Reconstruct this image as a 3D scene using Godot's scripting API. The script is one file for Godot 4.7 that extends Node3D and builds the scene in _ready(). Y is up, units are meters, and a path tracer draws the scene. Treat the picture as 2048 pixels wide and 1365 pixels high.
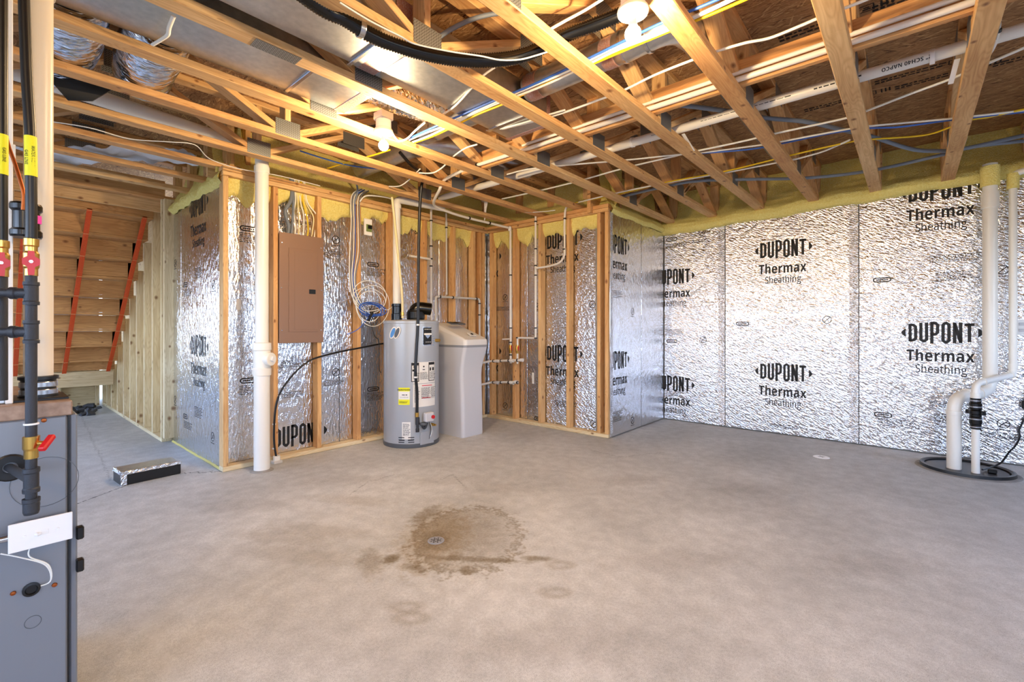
extends Node3D
# Unfinished basement with foil-faced insulation, floor trusses and utilities. Units are metres, y is up.

const S := 0.4877          # truss spacing
const X0 := 0.193          # left edge of the bottom chord of truss 0
const CH := 2.387          # underside of the bottom chords
const SUB := 2.793         # underside of the subfloor
const ZW := -5.5           # face of the long foil wall
const XP := -4.02          # room face of the utility stud wall
const ZC := -4.15          # room face of the alcove stud wall
const XA := -2.300         # foil face of the alcove side

var M := {}
var cache := {}
var used := {}
var rng := RandomNumberGenerator.new()


func _ready() -> void:
	rng.seed = 7
	build_camera_and_light()
	build_materials()
	build_shell()
	build_foil_walls()
	build_stud_walls()
	build_stairs()
	build_trusses()
	build_ducts()
	build_pipes()
	build_cables()
	build_utilities()
	build_furnace()
	build_sump()
	build_small_things()


func build_camera_and_light() -> void:
	var cam := Camera3D.new()
	cam.name = "camera"
	cam.projection = Camera3D.PROJECTION_FRUSTUM
	cam.near = 0.05
	cam.far = 60.0
	cam.size = 0.05 * 1365.0 / 920.0
	cam.frustum_offset = Vector2(0.0, -0.05 * 25.3 / 920.0)
	cam.position = Vector3(0, 1.116, 0)
	cam.rotation_degrees = Vector3(0, 40.956, 0)
	add_child(cam)
	cam.current = true
	var we := WorldEnvironment.new()
	we.name = "world"
	var e := Environment.new()
	e.tonemap_mode = Environment.TONE_MAPPER_LINEAR
	e.tonemap_exposure = 1.22
	e.background_mode = Environment.BG_SKY
	var sky := Sky.new()
	# even bright overcast: pale blue overhead, whiter at the horizon, grey ground below
	var air := Image.create(16, 64, false, Image.FORMAT_RGBF)
	for y in 64:
		var up := 1.0 - (y + 0.5) / 32.0
		var c := Color(1.5, 1.65, 1.75)
		if up > 0.0:
			c = Color(3.9, 6.0, 10.8).lerp(Color(8.0, 9.2, 10.8), pow(1.0 - sin(up * PI / 2.0), 4.0))
		for x in 16:
			air.set_pixel(x, y, c)
	var sm := PanoramaSkyMaterial.new()
	sm.panorama = ImageTexture.create_from_image(air)
	sky.sky_material = sm
	e.sky = sky
	e.sdfgi_enabled = true
	e.ssao_enabled = true
	e.ssil_enabled = true
	we.environment = e
	add_child(we)


# ------------------------------------------------------------------ helpers

func numbered(n: String) -> String:
	if not used.has(n):
		used[n] = 0
		return n
	used[n] += 1
	return "%s_%03d" % [n, used[n]]


func thing(called: String, label: String, category: String, at := Vector3.ZERO, group := "", kind := "") -> Node3D:
	var o := Node3D.new()
	o.name = numbered(called)
	add_child(o)
	o.position = at
	tag(o, label, category, group, kind)
	return o


func tag(o: Node, label: String, category: String, group := "", kind := "") -> void:
	if label != "":
		o.set_meta("label", label)
	if category != "":
		o.set_meta("category", category)
	if group != "":
		o.set_meta("group", group)
	if kind != "":
		o.set_meta("kind", kind)


func part(called: String, mesh: Mesh, mat: Material, parent: Node, at := Vector3.ZERO, rot := Vector3.ZERO) -> MeshInstance3D:
	var o := MeshInstance3D.new()
	o.name = called if parent != self else numbered(called)
	o.mesh = mesh
	o.material_override = mat
	o.position = at
	o.rotation = rot
	parent.add_child(o, true)
	return o


func structure(called: String, label: String, category: String) -> Node3D:
	return thing(called, label, category, Vector3.ZERO, "", "structure")


class MB:
	var v := PackedVector3Array()
	var n := PackedVector3Array()
	var t := PackedVector2Array()
	var i := PackedInt32Array()

	func vert(p: Vector3, nn: Vector3, uv: Vector2) -> int:
		v.append(p)
		n.append(nn)
		t.append(uv)
		return v.size() - 1

	func tri(a: int, b: int, c: int) -> void:
		i.append(a)
		i.append(b)
		i.append(c)

	func quad(a: Vector3, b: Vector3, c: Vector3, d: Vector3, uv0 := Vector2.ZERO, uv1 := Vector2.ONE) -> void:
		var nn := (b - a).cross(d - a).normalized()
		var k := vert(a, nn, Vector2(uv0.x, uv0.y))
		vert(b, nn, Vector2(uv1.x, uv0.y))
		vert(c, nn, Vector2(uv1.x, uv1.y))
		vert(d, nn, Vector2(uv0.x, uv1.y))
		tri(k, k + 2, k + 1)
		tri(k, k + 3, k + 2)

	func mesh() -> ArrayMesh:
		var m := ArrayMesh.new()
		for k in range(0, i.size(), 3):   # front faces run clockwise
			var a0 := i[k]
			var b0 := i[k + 1]
			var c0 := i[k + 2]
			if (v[b0] - v[a0]).cross(v[c0] - v[a0]).dot(n[a0] + n[b0] + n[c0]) > 0.0:
				i[k + 1] = c0
				i[k + 2] = b0
		var a := []
		a.resize(Mesh.ARRAY_MAX)
		a[Mesh.ARRAY_VERTEX] = v
		a[Mesh.ARRAY_NORMAL] = n
		a[Mesh.ARRAY_TEX_UV] = t
		a[Mesh.ARRAY_INDEX] = i
		m.add_surface_from_arrays(Mesh.PRIMITIVE_TRIANGLES, a)
		return m


func add_box(mb: MB, c: Vector3, s: Vector3, b := 0.0, uvo := Vector2.ZERO, bas := Basis.IDENTITY) -> void:
	# a box with chamfered edges; u runs along the longest side
	var h := s * 0.5
	var big := 0
	if s.y >= s.x and s.y >= s.z:
		big = 1
	elif s.z > s.x:
		big = 2
	b = minf(b, minf(h.x, minf(h.y, h.z)) * 0.45)
	for ax in 3:
		var ua := (ax + 1) % 3
		var va := (ax + 2) % 3
		if va == big:
			var q := ua
			ua = va
			va = q
		for sg in [-1.0, 1.0]:
			var ps := []
			for cc in [[-1, -1], [1, -1], [1, 1], [-1, 1]]:
				var p := Vector3.ZERO
				p[ax] = sg * h[ax]
				p[ua] = cc[0] * (h[ua] - b)
				p[va] = cc[1] * (h[va] - b)
				ps.append(p)
			var nn := Vector3.ZERO
			nn[ax] = sg
			var k := mb.v.size()
			for p in ps:
				mb.vert(c + bas * p, bas * nn, uvo + Vector2(p[ua], p[va] + ax * 0.37))
			if (bas * ps[1] - bas * ps[0]).cross(bas * ps[3] - bas * ps[0]).dot(bas * nn) > 0.0:
				mb.tri(k, k + 2, k + 1)
				mb.tri(k, k + 3, k + 2)
			else:
				mb.tri(k, k + 1, k + 2)
				mb.tri(k, k + 2, k + 3)
	if b <= 0.0:
		return
	for ax in 3:
		var ua := (ax + 1) % 3
		var va := (ax + 2) % 3
		for su in [-1.0, 1.0]:
			for sv in [-1.0, 1.0]:
				var ps := []
				for q in [[-1.0, 0], [1.0, 0], [1.0, 1], [-1.0, 1]]:
					var p := Vector3.ZERO
					p[ax] = q[0] * (h[ax] - b)
					p[ua] = su * (h[ua] - (b if q[1] == 1 else 0.0))
					p[va] = sv * (h[va] - (0.0 if q[1] == 1 else b))
					ps.append(p)
				var nn := Vector3.ZERO
				nn[ua] = su * 0.7071
				nn[va] = sv * 0.7071
				var k := mb.v.size()
				for p in ps:
					mb.vert(c + bas * p, bas * nn, uvo + Vector2(p[big], p[ua] * 0.2 + 0.1))
				mb.tri(k, k + 1, k + 2)
				mb.tri(k, k + 2, k + 3)
	for sx in [-1.0, 1.0]:
		for sy in [-1.0, 1.0]:
			for sz in [-1.0, 1.0]:
				var g := Vector3(sx, sy, sz)
				var k := mb.v.size()
				for ax in 3:
					var p := Vector3.ZERO
					for q in 3:
						p[q] = g[q] * (h[q] if q == ax else h[q] - b)
					mb.vert(c + bas * p, bas * g.normalized(), uvo + Vector2(p[big], 0.1))
				mb.tri(k, k + 1, k + 2)


func box_mesh(s: Vector3, b := 0.003, variant := 0) -> ArrayMesh:
	var key := "b%.4f_%.4f_%.4f_%.4f_%d" % [s.x, s.y, s.z, b, variant]
	if not cache.has(key):
		var mb := MB.new()
		add_box(mb, Vector3.ZERO, s, b, Vector2(variant * 0.731, variant * 0.217))
		cache[key] = mb.mesh()
	return cache[key]


func boxp(called: String, c: Vector3, s: Vector3, mat: Material, parent: Node, b := 0.003, variant := 0, rot := Vector3.ZERO) -> MeshInstance3D:
	return part(called, box_mesh(s, b, variant), mat, parent, c, rot)


func board(called: String, a: Vector3, b: Vector3, w: float, t: float, wide: Vector3, mat: Material, parent: Node) -> MeshInstance3D:
	# a piece of lumber from a to b: w across the direction `wide`, t thick
	var d := (b - a)
	var l := d.length()
	d = d / l
	var side := (wide - d * wide.dot(d)).normalized()
	var o := part(called, box_mesh(Vector3(l, t, w), 0.003, rng.randi() % 9), mat, parent, (a + b) * 0.5)
	o.basis = Basis(d, side.cross(d), side)
	return o


func smooth(pts: Array, n := 6) -> PackedVector3Array:
	var out := PackedVector3Array()
	if pts.size() == 2:
		return PackedVector3Array(pts)
	for k in pts.size() - 1:
		var p0: Vector3 = pts[maxi(k - 1, 0)]
		var p1: Vector3 = pts[k]
		var p2: Vector3 = pts[k + 1]
		var p3: Vector3 = pts[mini(k + 2, pts.size() - 1)]
		for j in n:
			out.append(p1.cubic_interpolate(p2, p0, p3, float(j) / n))
	out.append(pts[pts.size() - 1])
	return out


func add_tube(mb: MB, pts: PackedVector3Array, r: float, sides := 10, flat := 1.0, amp := 0.0, pitch := 1.0) -> void:
	var up := Vector3.UP
	var last := Vector3.ZERO
	var base := mb.v.size()
	var len := 0.0
	var np := pts.size()
	for k in np:
		var d := (pts[mini(k + 1, np - 1)] - pts[maxi(k - 1, 0)]).normalized()
		if k == 0:
			if absf(d.y) > 0.9:
				up = Vector3.RIGHT
			last = d.cross(up).normalized()
		else:
			len += pts[k].distance_to(pts[k - 1])
			last = (last - d * last.dot(d)).normalized()
		var bi := last.cross(d).normalized()
		var rr := r
		if amp > 0.0:
			rr = r + amp * sin(TAU * len / pitch)
		for j in sides + 1:
			var a := TAU * j / sides
			var nn := last * cos(a) + bi * sin(a)
			mb.vert(pts[k] + (last * cos(a) + bi * sin(a) * flat) * rr, nn, Vector2(len, float(j) / sides * 0.2))
	for k in np - 1:
		for j in sides:
			var q := base + k * (sides + 1) + j
			mb.tri(q, q + sides + 1, q + 1)
			mb.tri(q + 1, q + sides + 1, q + sides + 2)
	for e in [0, np - 1]:
		var d2: Vector3 = (pts[1] - pts[0]).normalized() * -1.0 if e == 0 else (pts[np - 1] - pts[np - 2]).normalized()
		var c := mb.vert(pts[e], d2, Vector2.ZERO)
		var f := mb.v.size()
		for j in sides + 1:
			mb.vert(mb.v[base + e * (sides + 1) + j], d2, Vector2.ZERO)
		for j in sides:
			mb.tri(c, f + j, f + j + 1)


func tube_mesh(pts, r: float, sides := 10, n := 6, flat := 1.0) -> ArrayMesh:
	var mb := MB.new()
	add_tube(mb, smooth(pts, n), r, sides, flat)
	return mb.mesh()


func tube(called: String, pts: Array, r: float, mat: Material, parent: Node, sides := 10, n := 6, flat := 1.0) -> MeshInstance3D:
	return part(called, tube_mesh(pts, r, sides, n, flat), mat, parent)


func bend(pts: Array, rad: float) -> Array:
	# rounds the corners of a polyline with short arcs
	var out := [pts[0]]
	for k in range(1, pts.size() - 1):
		var a: Vector3 = (pts[k - 1] - pts[k])
		var b: Vector3 = (pts[k + 1] - pts[k])
		var ra := minf(rad, a.length() * 0.45)
		var rb := minf(rad, b.length() * 0.45)
		var p: Vector3 = pts[k] + a.normalized() * ra
		var q: Vector3 = pts[k] + b.normalized() * rb
		for j in 7:
			var s := j / 6.0
			out.append(p.lerp(pts[k], s).lerp(pts[k].lerp(q, s), s))
	out.append(pts[pts.size() - 1])
	return out


func pipe(called: String, pts: Array, r: float, rad: float, mat: Material, parent: Node, sides := 16) -> MeshInstance3D:
	var mb := MB.new()
	add_tube(mb, PackedVector3Array(bend(pts, rad)), r, sides)
	return part(called, mb.mesh(), mat, parent)


func lathe_mesh(prof: Array, sides := 32) -> ArrayMesh:
	# prof: [radius, y] pairs from bottom to top; a repeated point makes a sharp edge
	var mb := MB.new()
	for k in prof.size() - 1:
		var p: Array = prof[k]
		var q: Array = prof[k + 1]
		var dr: float = q[0] - p[0]
		var dy: float = q[1] - p[1]
		if absf(dr) + absf(dy) < 0.00001:
			continue
		var sl := Vector2(dy, -dr).normalized()
		var base := mb.v.size()
		for j in sides + 1:
			var a := TAU * j / sides
			var c := Vector3(cos(a), 0, sin(a))
			var nn := c * sl.x + Vector3.UP * sl.y
			mb.vert(c * float(p[0]) + Vector3.UP * float(p[1]), nn, Vector2(float(j) / sides, p[1]))
			mb.vert(c * float(q[0]) + Vector3.UP * float(q[1]), nn, Vector2(float(j) / sides, q[1]))
		for j in sides:
			var s := base + j * 2
			mb.tri(s, s + 1, s + 2)
			mb.tri(s + 2, s + 1, s + 3)
	return mb.mesh()


func lathe(called: String, prof: Array, mat: Material, parent: Node, at := Vector3.ZERO, rot := Vector3.ZERO, sides := 32) -> MeshInstance3D:
	return part(called, lathe_mesh(prof, sides), mat, parent, at, rot)


func ring_along(called: String, at: Vector3, dir: Vector3, r0: float, r1: float, l: float, mat: Material, parent: Node, sides := 20) -> MeshInstance3D:
	# a collar: outer radius r1, inner r0, length l along dir
	var b := l * 0.5
	var o := lathe(called, [[r0, -b], [r1 * 0.985, -b], [r1, -b * 0.8], [r1, b * 0.8], [r1 * 0.985, b], [r0, b]], mat, parent, at, Vector3.ZERO, sides)
	turn_to(o, dir)
	return o


func turn_to(o: Node3D, dir: Vector3) -> void:
	var d := dir.normalized()
	if absf(d.y) < 0.9999:
		var ax := Vector3.UP.cross(d).normalized()
		o.basis = Basis(ax, Vector3.UP.angle_to(d))
	elif d.y < 0.0:
		o.basis = Basis(Vector3.RIGHT, PI)


func poly_mesh(polys: Array, depth := 0.0) -> ArrayMesh:
	# flat or extruded polygons in the xy plane, facing +z
	var mb := MB.new()
	for p in polys:
		var pp: PackedVector2Array = p
		var idx := Geometry2D.triangulate_polygon(pp)
		var k := mb.v.size()
		for q in pp:
			mb.vert(Vector3(q.x, q.y, depth), Vector3.BACK, q)
		for t in range(0, idx.size(), 3):
			mb.tri(k + idx[t], k + idx[t + 1], k + idx[t + 2])
		if depth > 0.0:
			for j in pp.size():
				var a := pp[j]
				var b := pp[(j + 1) % pp.size()]
				mb.quad(Vector3(a.x, a.y, 0), Vector3(b.x, b.y, 0), Vector3(b.x, b.y, depth), Vector3(a.x, a.y, depth))
			k = mb.v.size()
			for q in pp:
				mb.vert(Vector3(q.x, q.y, 0), Vector3.FORWARD, q)
			for t in range(0, idx.size(), 3):
				mb.tri(k + idx[t], k + idx[t + 2], k + idx[t + 1])
	return mb.mesh()


func stroke(pts: Array, w: float) -> Array:
	return Geometry2D.offset_polyline(PackedVector2Array(pts), w * 0.5, Geometry2D.JOIN_ROUND, Geometry2D.END_BUTT)


func circle2(c: Vector2, r: float, n := 20) -> PackedVector2Array:
	var p := PackedVector2Array()
	for k in n:
		p.append(c + Vector2(cos(TAU * k / n), sin(TAU * k / n)) * r)
	return p


func rect2(x: float, y: float, w: float, h: float) -> PackedVector2Array:
	return PackedVector2Array([Vector2(x, y), Vector2(x + w, y), Vector2(x + w, y + h), Vector2(x, y + h)])


func text_mesh(s: String, height: float, bold := false, width := 0.0) -> Mesh:
	var key := "t%s_%.4f_%s_%.3f" % [s, height, bold, width]
	if cache.has(key):
		return cache[key]
	var f := SystemFont.new()
	f.font_names = PackedStringArray(["Droid Sans"])
	if bold:
		f.font_weight = 700
	var t := TextMesh.new()
	t.font = f
	t.text = s
	t.font_size = 64
	t.pixel_size = height / 46.0
	t.depth = 0.0005
	t.curve_step = 2.0
	t.horizontal_alignment = HORIZONTAL_ALIGNMENT_CENTER
	cache[key] = t
	return t


# ------------------------------------------------------------------ materials

func std(c: Color, rough := 0.6, metal := 0.0) -> StandardMaterial3D:
	var m := StandardMaterial3D.new()
	m.albedo_color = c
	m.roughness = rough
	m.metallic = metal
	return m


func noise_bytes(sd: int, freq: float, w: int, h: int, type := FastNoiseLite.TYPE_SIMPLEX_SMOOTH, oct := 3, fract := FastNoiseLite.FRACTAL_FBM) -> PackedByteArray:
	var n := FastNoiseLite.new()
	n.seed = sd
	n.frequency = freq
	n.noise_type = type
	n.fractal_octaves = oct
	n.fractal_type = fract
	var im := n.get_seamless_image(w, h)
	im.convert(Image.FORMAT_L8)
	return im.get_data()


func stretched(sd: int, freq: float, w0: int, h0: int, w: int, h: int, oct := 3) -> PackedByteArray:
	var n := FastNoiseLite.new()
	n.seed = sd
	n.frequency = freq
	n.fractal_octaves = oct
	var im := n.get_seamless_image(w0, h0)
	im.convert(Image.FORMAT_L8)
	im.resize(w, h, Image.INTERPOLATE_CUBIC)
	return im.get_data()


func tex(data: PackedByteArray, w: int, h: int, f := Image.FORMAT_RGB8) -> ImageTexture:
	return ImageTexture.create_from_image(Image.create_from_data(w, h, false, f, data))


func wood(sd: int, base: Color, dark: Color, knots: int) -> StandardMaterial3D:
	# 2 m of board length by 0.5 m across; growth lines, fibre streaks and knots
	var w := 1024
	var h := 256
	var slow := stretched(sd, 0.02, 128, 256, w, h, 2)
	var fibre := stretched(sd + 1, 0.11, 48, 256, w, h, 3)
	var tone := stretched(sd + 2, 0.008, 256, 256, w, h, 2)
	var kr := RandomNumberGenerator.new()
	kr.seed = sd
	var ks := []
	for k in knots:
		ks.append([kr.randf() * w, kr.randf() * h, kr.randf_range(4.0, 9.0)])
	var out := PackedByteArray()
	out.resize(w * h * 3)
	for y in h:
		for x in w:
			var q := y * w + x
			var ring := 0.5 + 0.5 * sin(y * 0.16 + slow[q] * 0.16)
			var d := 0.17 * ring * ring + 0.34 * (fibre[q] / 255.0 - 0.4) + 0.42 * (tone[q] / 255.0 - 0.5)
			var i3 := q * 3
			var cr := lerpf(base.r, dark.r, d)
			var cg := lerpf(base.g, dark.g, d)
			var cb := lerpf(base.b, dark.b, d)
			out[i3] = clampi(int(cr * 255.0), 0, 255)
			out[i3 + 1] = clampi(int(cg * 255.0), 0, 255)
			out[i3 + 2] = clampi(int(cb * 255.0), 0, 255)
	for k in ks:
		var r: float = k[2]
		for yy in range(int(k[1] - r * 1.6), int(k[1] + r * 1.6)):
			for xx in range(int(k[0] - r * 2.6), int(k[0] + r * 2.6)):
				var e := Vector2((xx - k[0]) / (r * 1.35), (yy - k[1]) / r).length()
				var s := clampf(1.25 - e, 0.0, 1.0) * (0.85 + 0.15 * sin(e * 14.0))
				if s > 0.0:
					var i3 := ((yy + h) % h * w + (xx + w) % w) * 3
					out[i3] = int(lerpf(out[i3], 104.0, s * 0.85))
					out[i3 + 1] = int(lerpf(out[i3 + 1], 60.0, s * 0.85))
					out[i3 + 2] = int(lerpf(out[i3 + 2], 30.0, s * 0.85))
	var m := std(Color.WHITE, 0.72)
	m.albedo_texture = tex(out, w, h)
	m.uv1_scale = Vector3(0.5, 2.0, 1)
	return m


func osb() -> StandardMaterial3D:
	var w := 1024
	var im := Image.create(w, w, false, Image.FORMAT_RGB8)
	im.fill(Color(0.66, 0.49, 0.31))
	var r := RandomNumberGenerator.new()
	r.seed = 31
	var data := im.get_data()
	for k in 5200:
		var l := r.randf_range(14.0, 46.0)
		var t := r.randf_range(3.0, 9.0)
		var an := r.randfn(0.0, 0.45)
		var cx := r.randf() * w
		var cy := r.randf() * w
		var s := r.randf()
		var c := Color(0.72, 0.55, 0.36).lerp(Color(0.50, 0.34, 0.20), s * s)
		if r.randf() < 0.14:
			c = Color(0.83, 0.68, 0.47)
		elif r.randf() < 0.05:
			c = Color(0.36, 0.23, 0.13)
		var ca := cos(an)
		var sa := sin(an)
		var cr := int(c.r * 255)
		var cg := int(c.g * 255)
		var cb := int(c.b * 255)
		var span := int(l)
		for a in range(-span, span):
			var tt := t * (1.0 - pow(absf(a) / l, 3.0))
			for b in range(int(-tt * 0.5), int(tt * 0.5) + 1):
				var xx := posmod(int(cx + a * ca - b * sa), w)
				var yy := posmod(int(cy + a * sa + b * ca), w)
				var i3 := (yy * w + xx) * 3
				data[i3] = cr
				data[i3 + 1] = cg
				data[i3 + 2] = cb
	var m := std(Color.WHITE, 0.75)
	m.albedo_texture = tex(data, w, w)
	m.uv1_scale = Vector3(0.8, 0.8, 1)
	return m


func foil(sd: int, depth: float, rough: float, stretch: bool) -> StandardMaterial3D:
	# rolled aluminium facer: broad quilting, diagonal dents and fine creases in the relief
	var w := 1024
	var quilt := noise_bytes(sd, 0.012, w, w, FastNoiseLite.TYPE_SIMPLEX_SMOOTH, 2)
	var dent := noise_bytes(sd + 1, 0.035, w, w, FastNoiseLite.TYPE_SIMPLEX_SMOOTH, 2)
	var crease := noise_bytes(sd + 2, 0.008, w, w, FastNoiseLite.TYPE_SIMPLEX, 4, FastNoiseLite.FRACTAL_RIDGED)
	var fine := noise_bytes(sd + 3, 0.11, w, w, FastNoiseLite.TYPE_SIMPLEX_SMOOTH, 2)
	if stretch:
		dent = stretched(sd + 1, 0.05, 1024, 300, w, w, 2)
	var out := PackedByteArray()
	out.resize(w * w)
	for y in w:
		var row := y * w
		for x in w:
			var q := row + x
			var dg := q if stretch else row + (x + y) % w       # leaning dents, or upright ones
			var c := maxf(crease[q] / 255.0 - 0.80, 0.0) * 5.0
			out[q] = clampi(int(quilt[q] * 0.34 + dent[dg] * 0.42 + fine[q] * 0.10 + c * 60.0), 0, 255)
	var cr := RandomNumberGenerator.new()
	cr.seed = sd
	for k in (26 if stretch else 70):                                   # sharp handling creases
		var p := Vector2(cr.randf() * w, cr.randf() * w)
		var an := cr.randf() * TAU
		var hgt := cr.randf_range(18.0, 60.0)
		for j in cr.randi_range(40, 260):
			an += cr.randf_range(-0.09, 0.09)
			p += Vector2(cos(an), sin(an))
			for o in [[0, 1.0], [1, 0.5], [-1, 0.5]]:
				var qi := posmod(int(p.y) + int(o[0]), w) * w + posmod(int(p.x), w)
				out[qi] = mini(out[qi] + int(hgt * o[1]), 255)
	var im := Image.create_from_data(w, w, false, Image.FORMAT_L8, out)
	im.convert(Image.FORMAT_RGBA8)
	im.bump_map_to_normal_map(depth)
	im.convert(Image.FORMAT_RGB8)
	var m := std(Color(0.90, 0.905, 0.92), rough, 1.0)
	m.normal_enabled = true
	m.normal_texture = ImageTexture.create_from_image(im)
	m.uv1_scale = Vector3(0.8, 0.8, 1)
	return m


func relief(m: StandardMaterial3D, sd: int, freq: float, depth: float, scale: float, type := FastNoiseLite.TYPE_SIMPLEX_SMOOTH) -> StandardMaterial3D:
	var n := FastNoiseLite.new()
	n.seed = sd
	n.frequency = freq
	n.noise_type = type
	n.fractal_octaves = 3
	var im := n.get_seamless_image(512, 512)
	im.convert(Image.FORMAT_RGBA8)
	im.bump_map_to_normal_map(depth)
	im.convert(Image.FORMAT_RGB8)
	m.normal_enabled = true
	m.normal_texture = ImageTexture.create_from_image(im)
	m.uv1_triplanar = true
	m.uv1_world_triplanar = true
	m.uv1_scale = Vector3.ONE * scale
	return m


func mottled(c0: Color, c1: Color, sd: int, freq: float, rough: float, metal: float, scale: float) -> StandardMaterial3D:
	var w := 512
	var a := noise_bytes(sd, freq, w, w, FastNoiseLite.TYPE_SIMPLEX_SMOOTH, 4)
	var out := PackedByteArray()
	out.resize(w * w * 3)
	for q in w * w:
		var c := c0.lerp(c1, a[q] / 255.0)
		out[q * 3] = int(c.r * 255)
		out[q * 3 + 1] = int(c.g * 255)
		out[q * 3 + 2] = int(c.b * 255)
	var m := std(Color.WHITE, rough, metal)
	m.albedo_texture = tex(out, w, w)
	m.uv1_triplanar = true
	m.uv1_world_triplanar = true
	m.uv1_scale = Vector3.ONE * scale
	return m


func blot(data: PackedByteArray, w: int, h: int, c: Vector2, rx: float, ry: float, an: float, col: Color, amount: float, ragged: PackedByteArray, ring := 0.0) -> void:
	# a dirt mark on the slab with a ragged outline; ring > 0 leaves only its rim
	var px := 13.9 / w
	var pz := 8.9 / h
	var rr := maxf(rx, ry) * 1.5
	var ca := cos(an)
	var sa := sin(an)
	for y in range(maxi(int((c.y - rr + 5.6) / pz), 0), mini(int((c.y + rr + 5.6) / pz), h - 1)):
		for x in range(maxi(int((c.x - rr + 10.6) / px), 0), mini(int((c.x + rr + 10.6) / px), w - 1)):
			var dx := x * px - 10.6 - c.x
			var dz := y * pz - 5.6 - c.y
			var n := 0.6 * ragged[(y * 3 % 1024) * 1024 + x * 3 % 1024] / 255.0 + 0.4 * ragged[(y * 9 % 1024) * 1024 + x * 9 % 1024] / 255.0
			var n2 := ragged[(y * 17 % 1024) * 1024 + x * 17 % 1024] / 255.0
			var e := Vector2((dx * ca + dz * sa) / rx, (-dx * sa + dz * ca) / ry).length() + (n - 0.5) * 0.8
			var k := 0.0
			if ring > 0.0:
				k = clampf(1.0 - absf(e - 1.0) / ring, 0.0, 1.0)
			else:
				k = clampf((1.10 - e) * 1.6, 0.0, 1.0)
			k *= amount * clampf(0.55 + n2 * 0.9, 0.0, 1.2)
			if k > 0.0:
				var i3 := (y * w + x) * 3
				data[i3] = int(lerpf(data[i3], col.r * 255.0, k))
				data[i3 + 1] = int(lerpf(data[i3 + 1], col.g * 255.0, k))
				data[i3 + 2] = int(lerpf(data[i3 + 2], col.b * 255.0, k))


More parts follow.
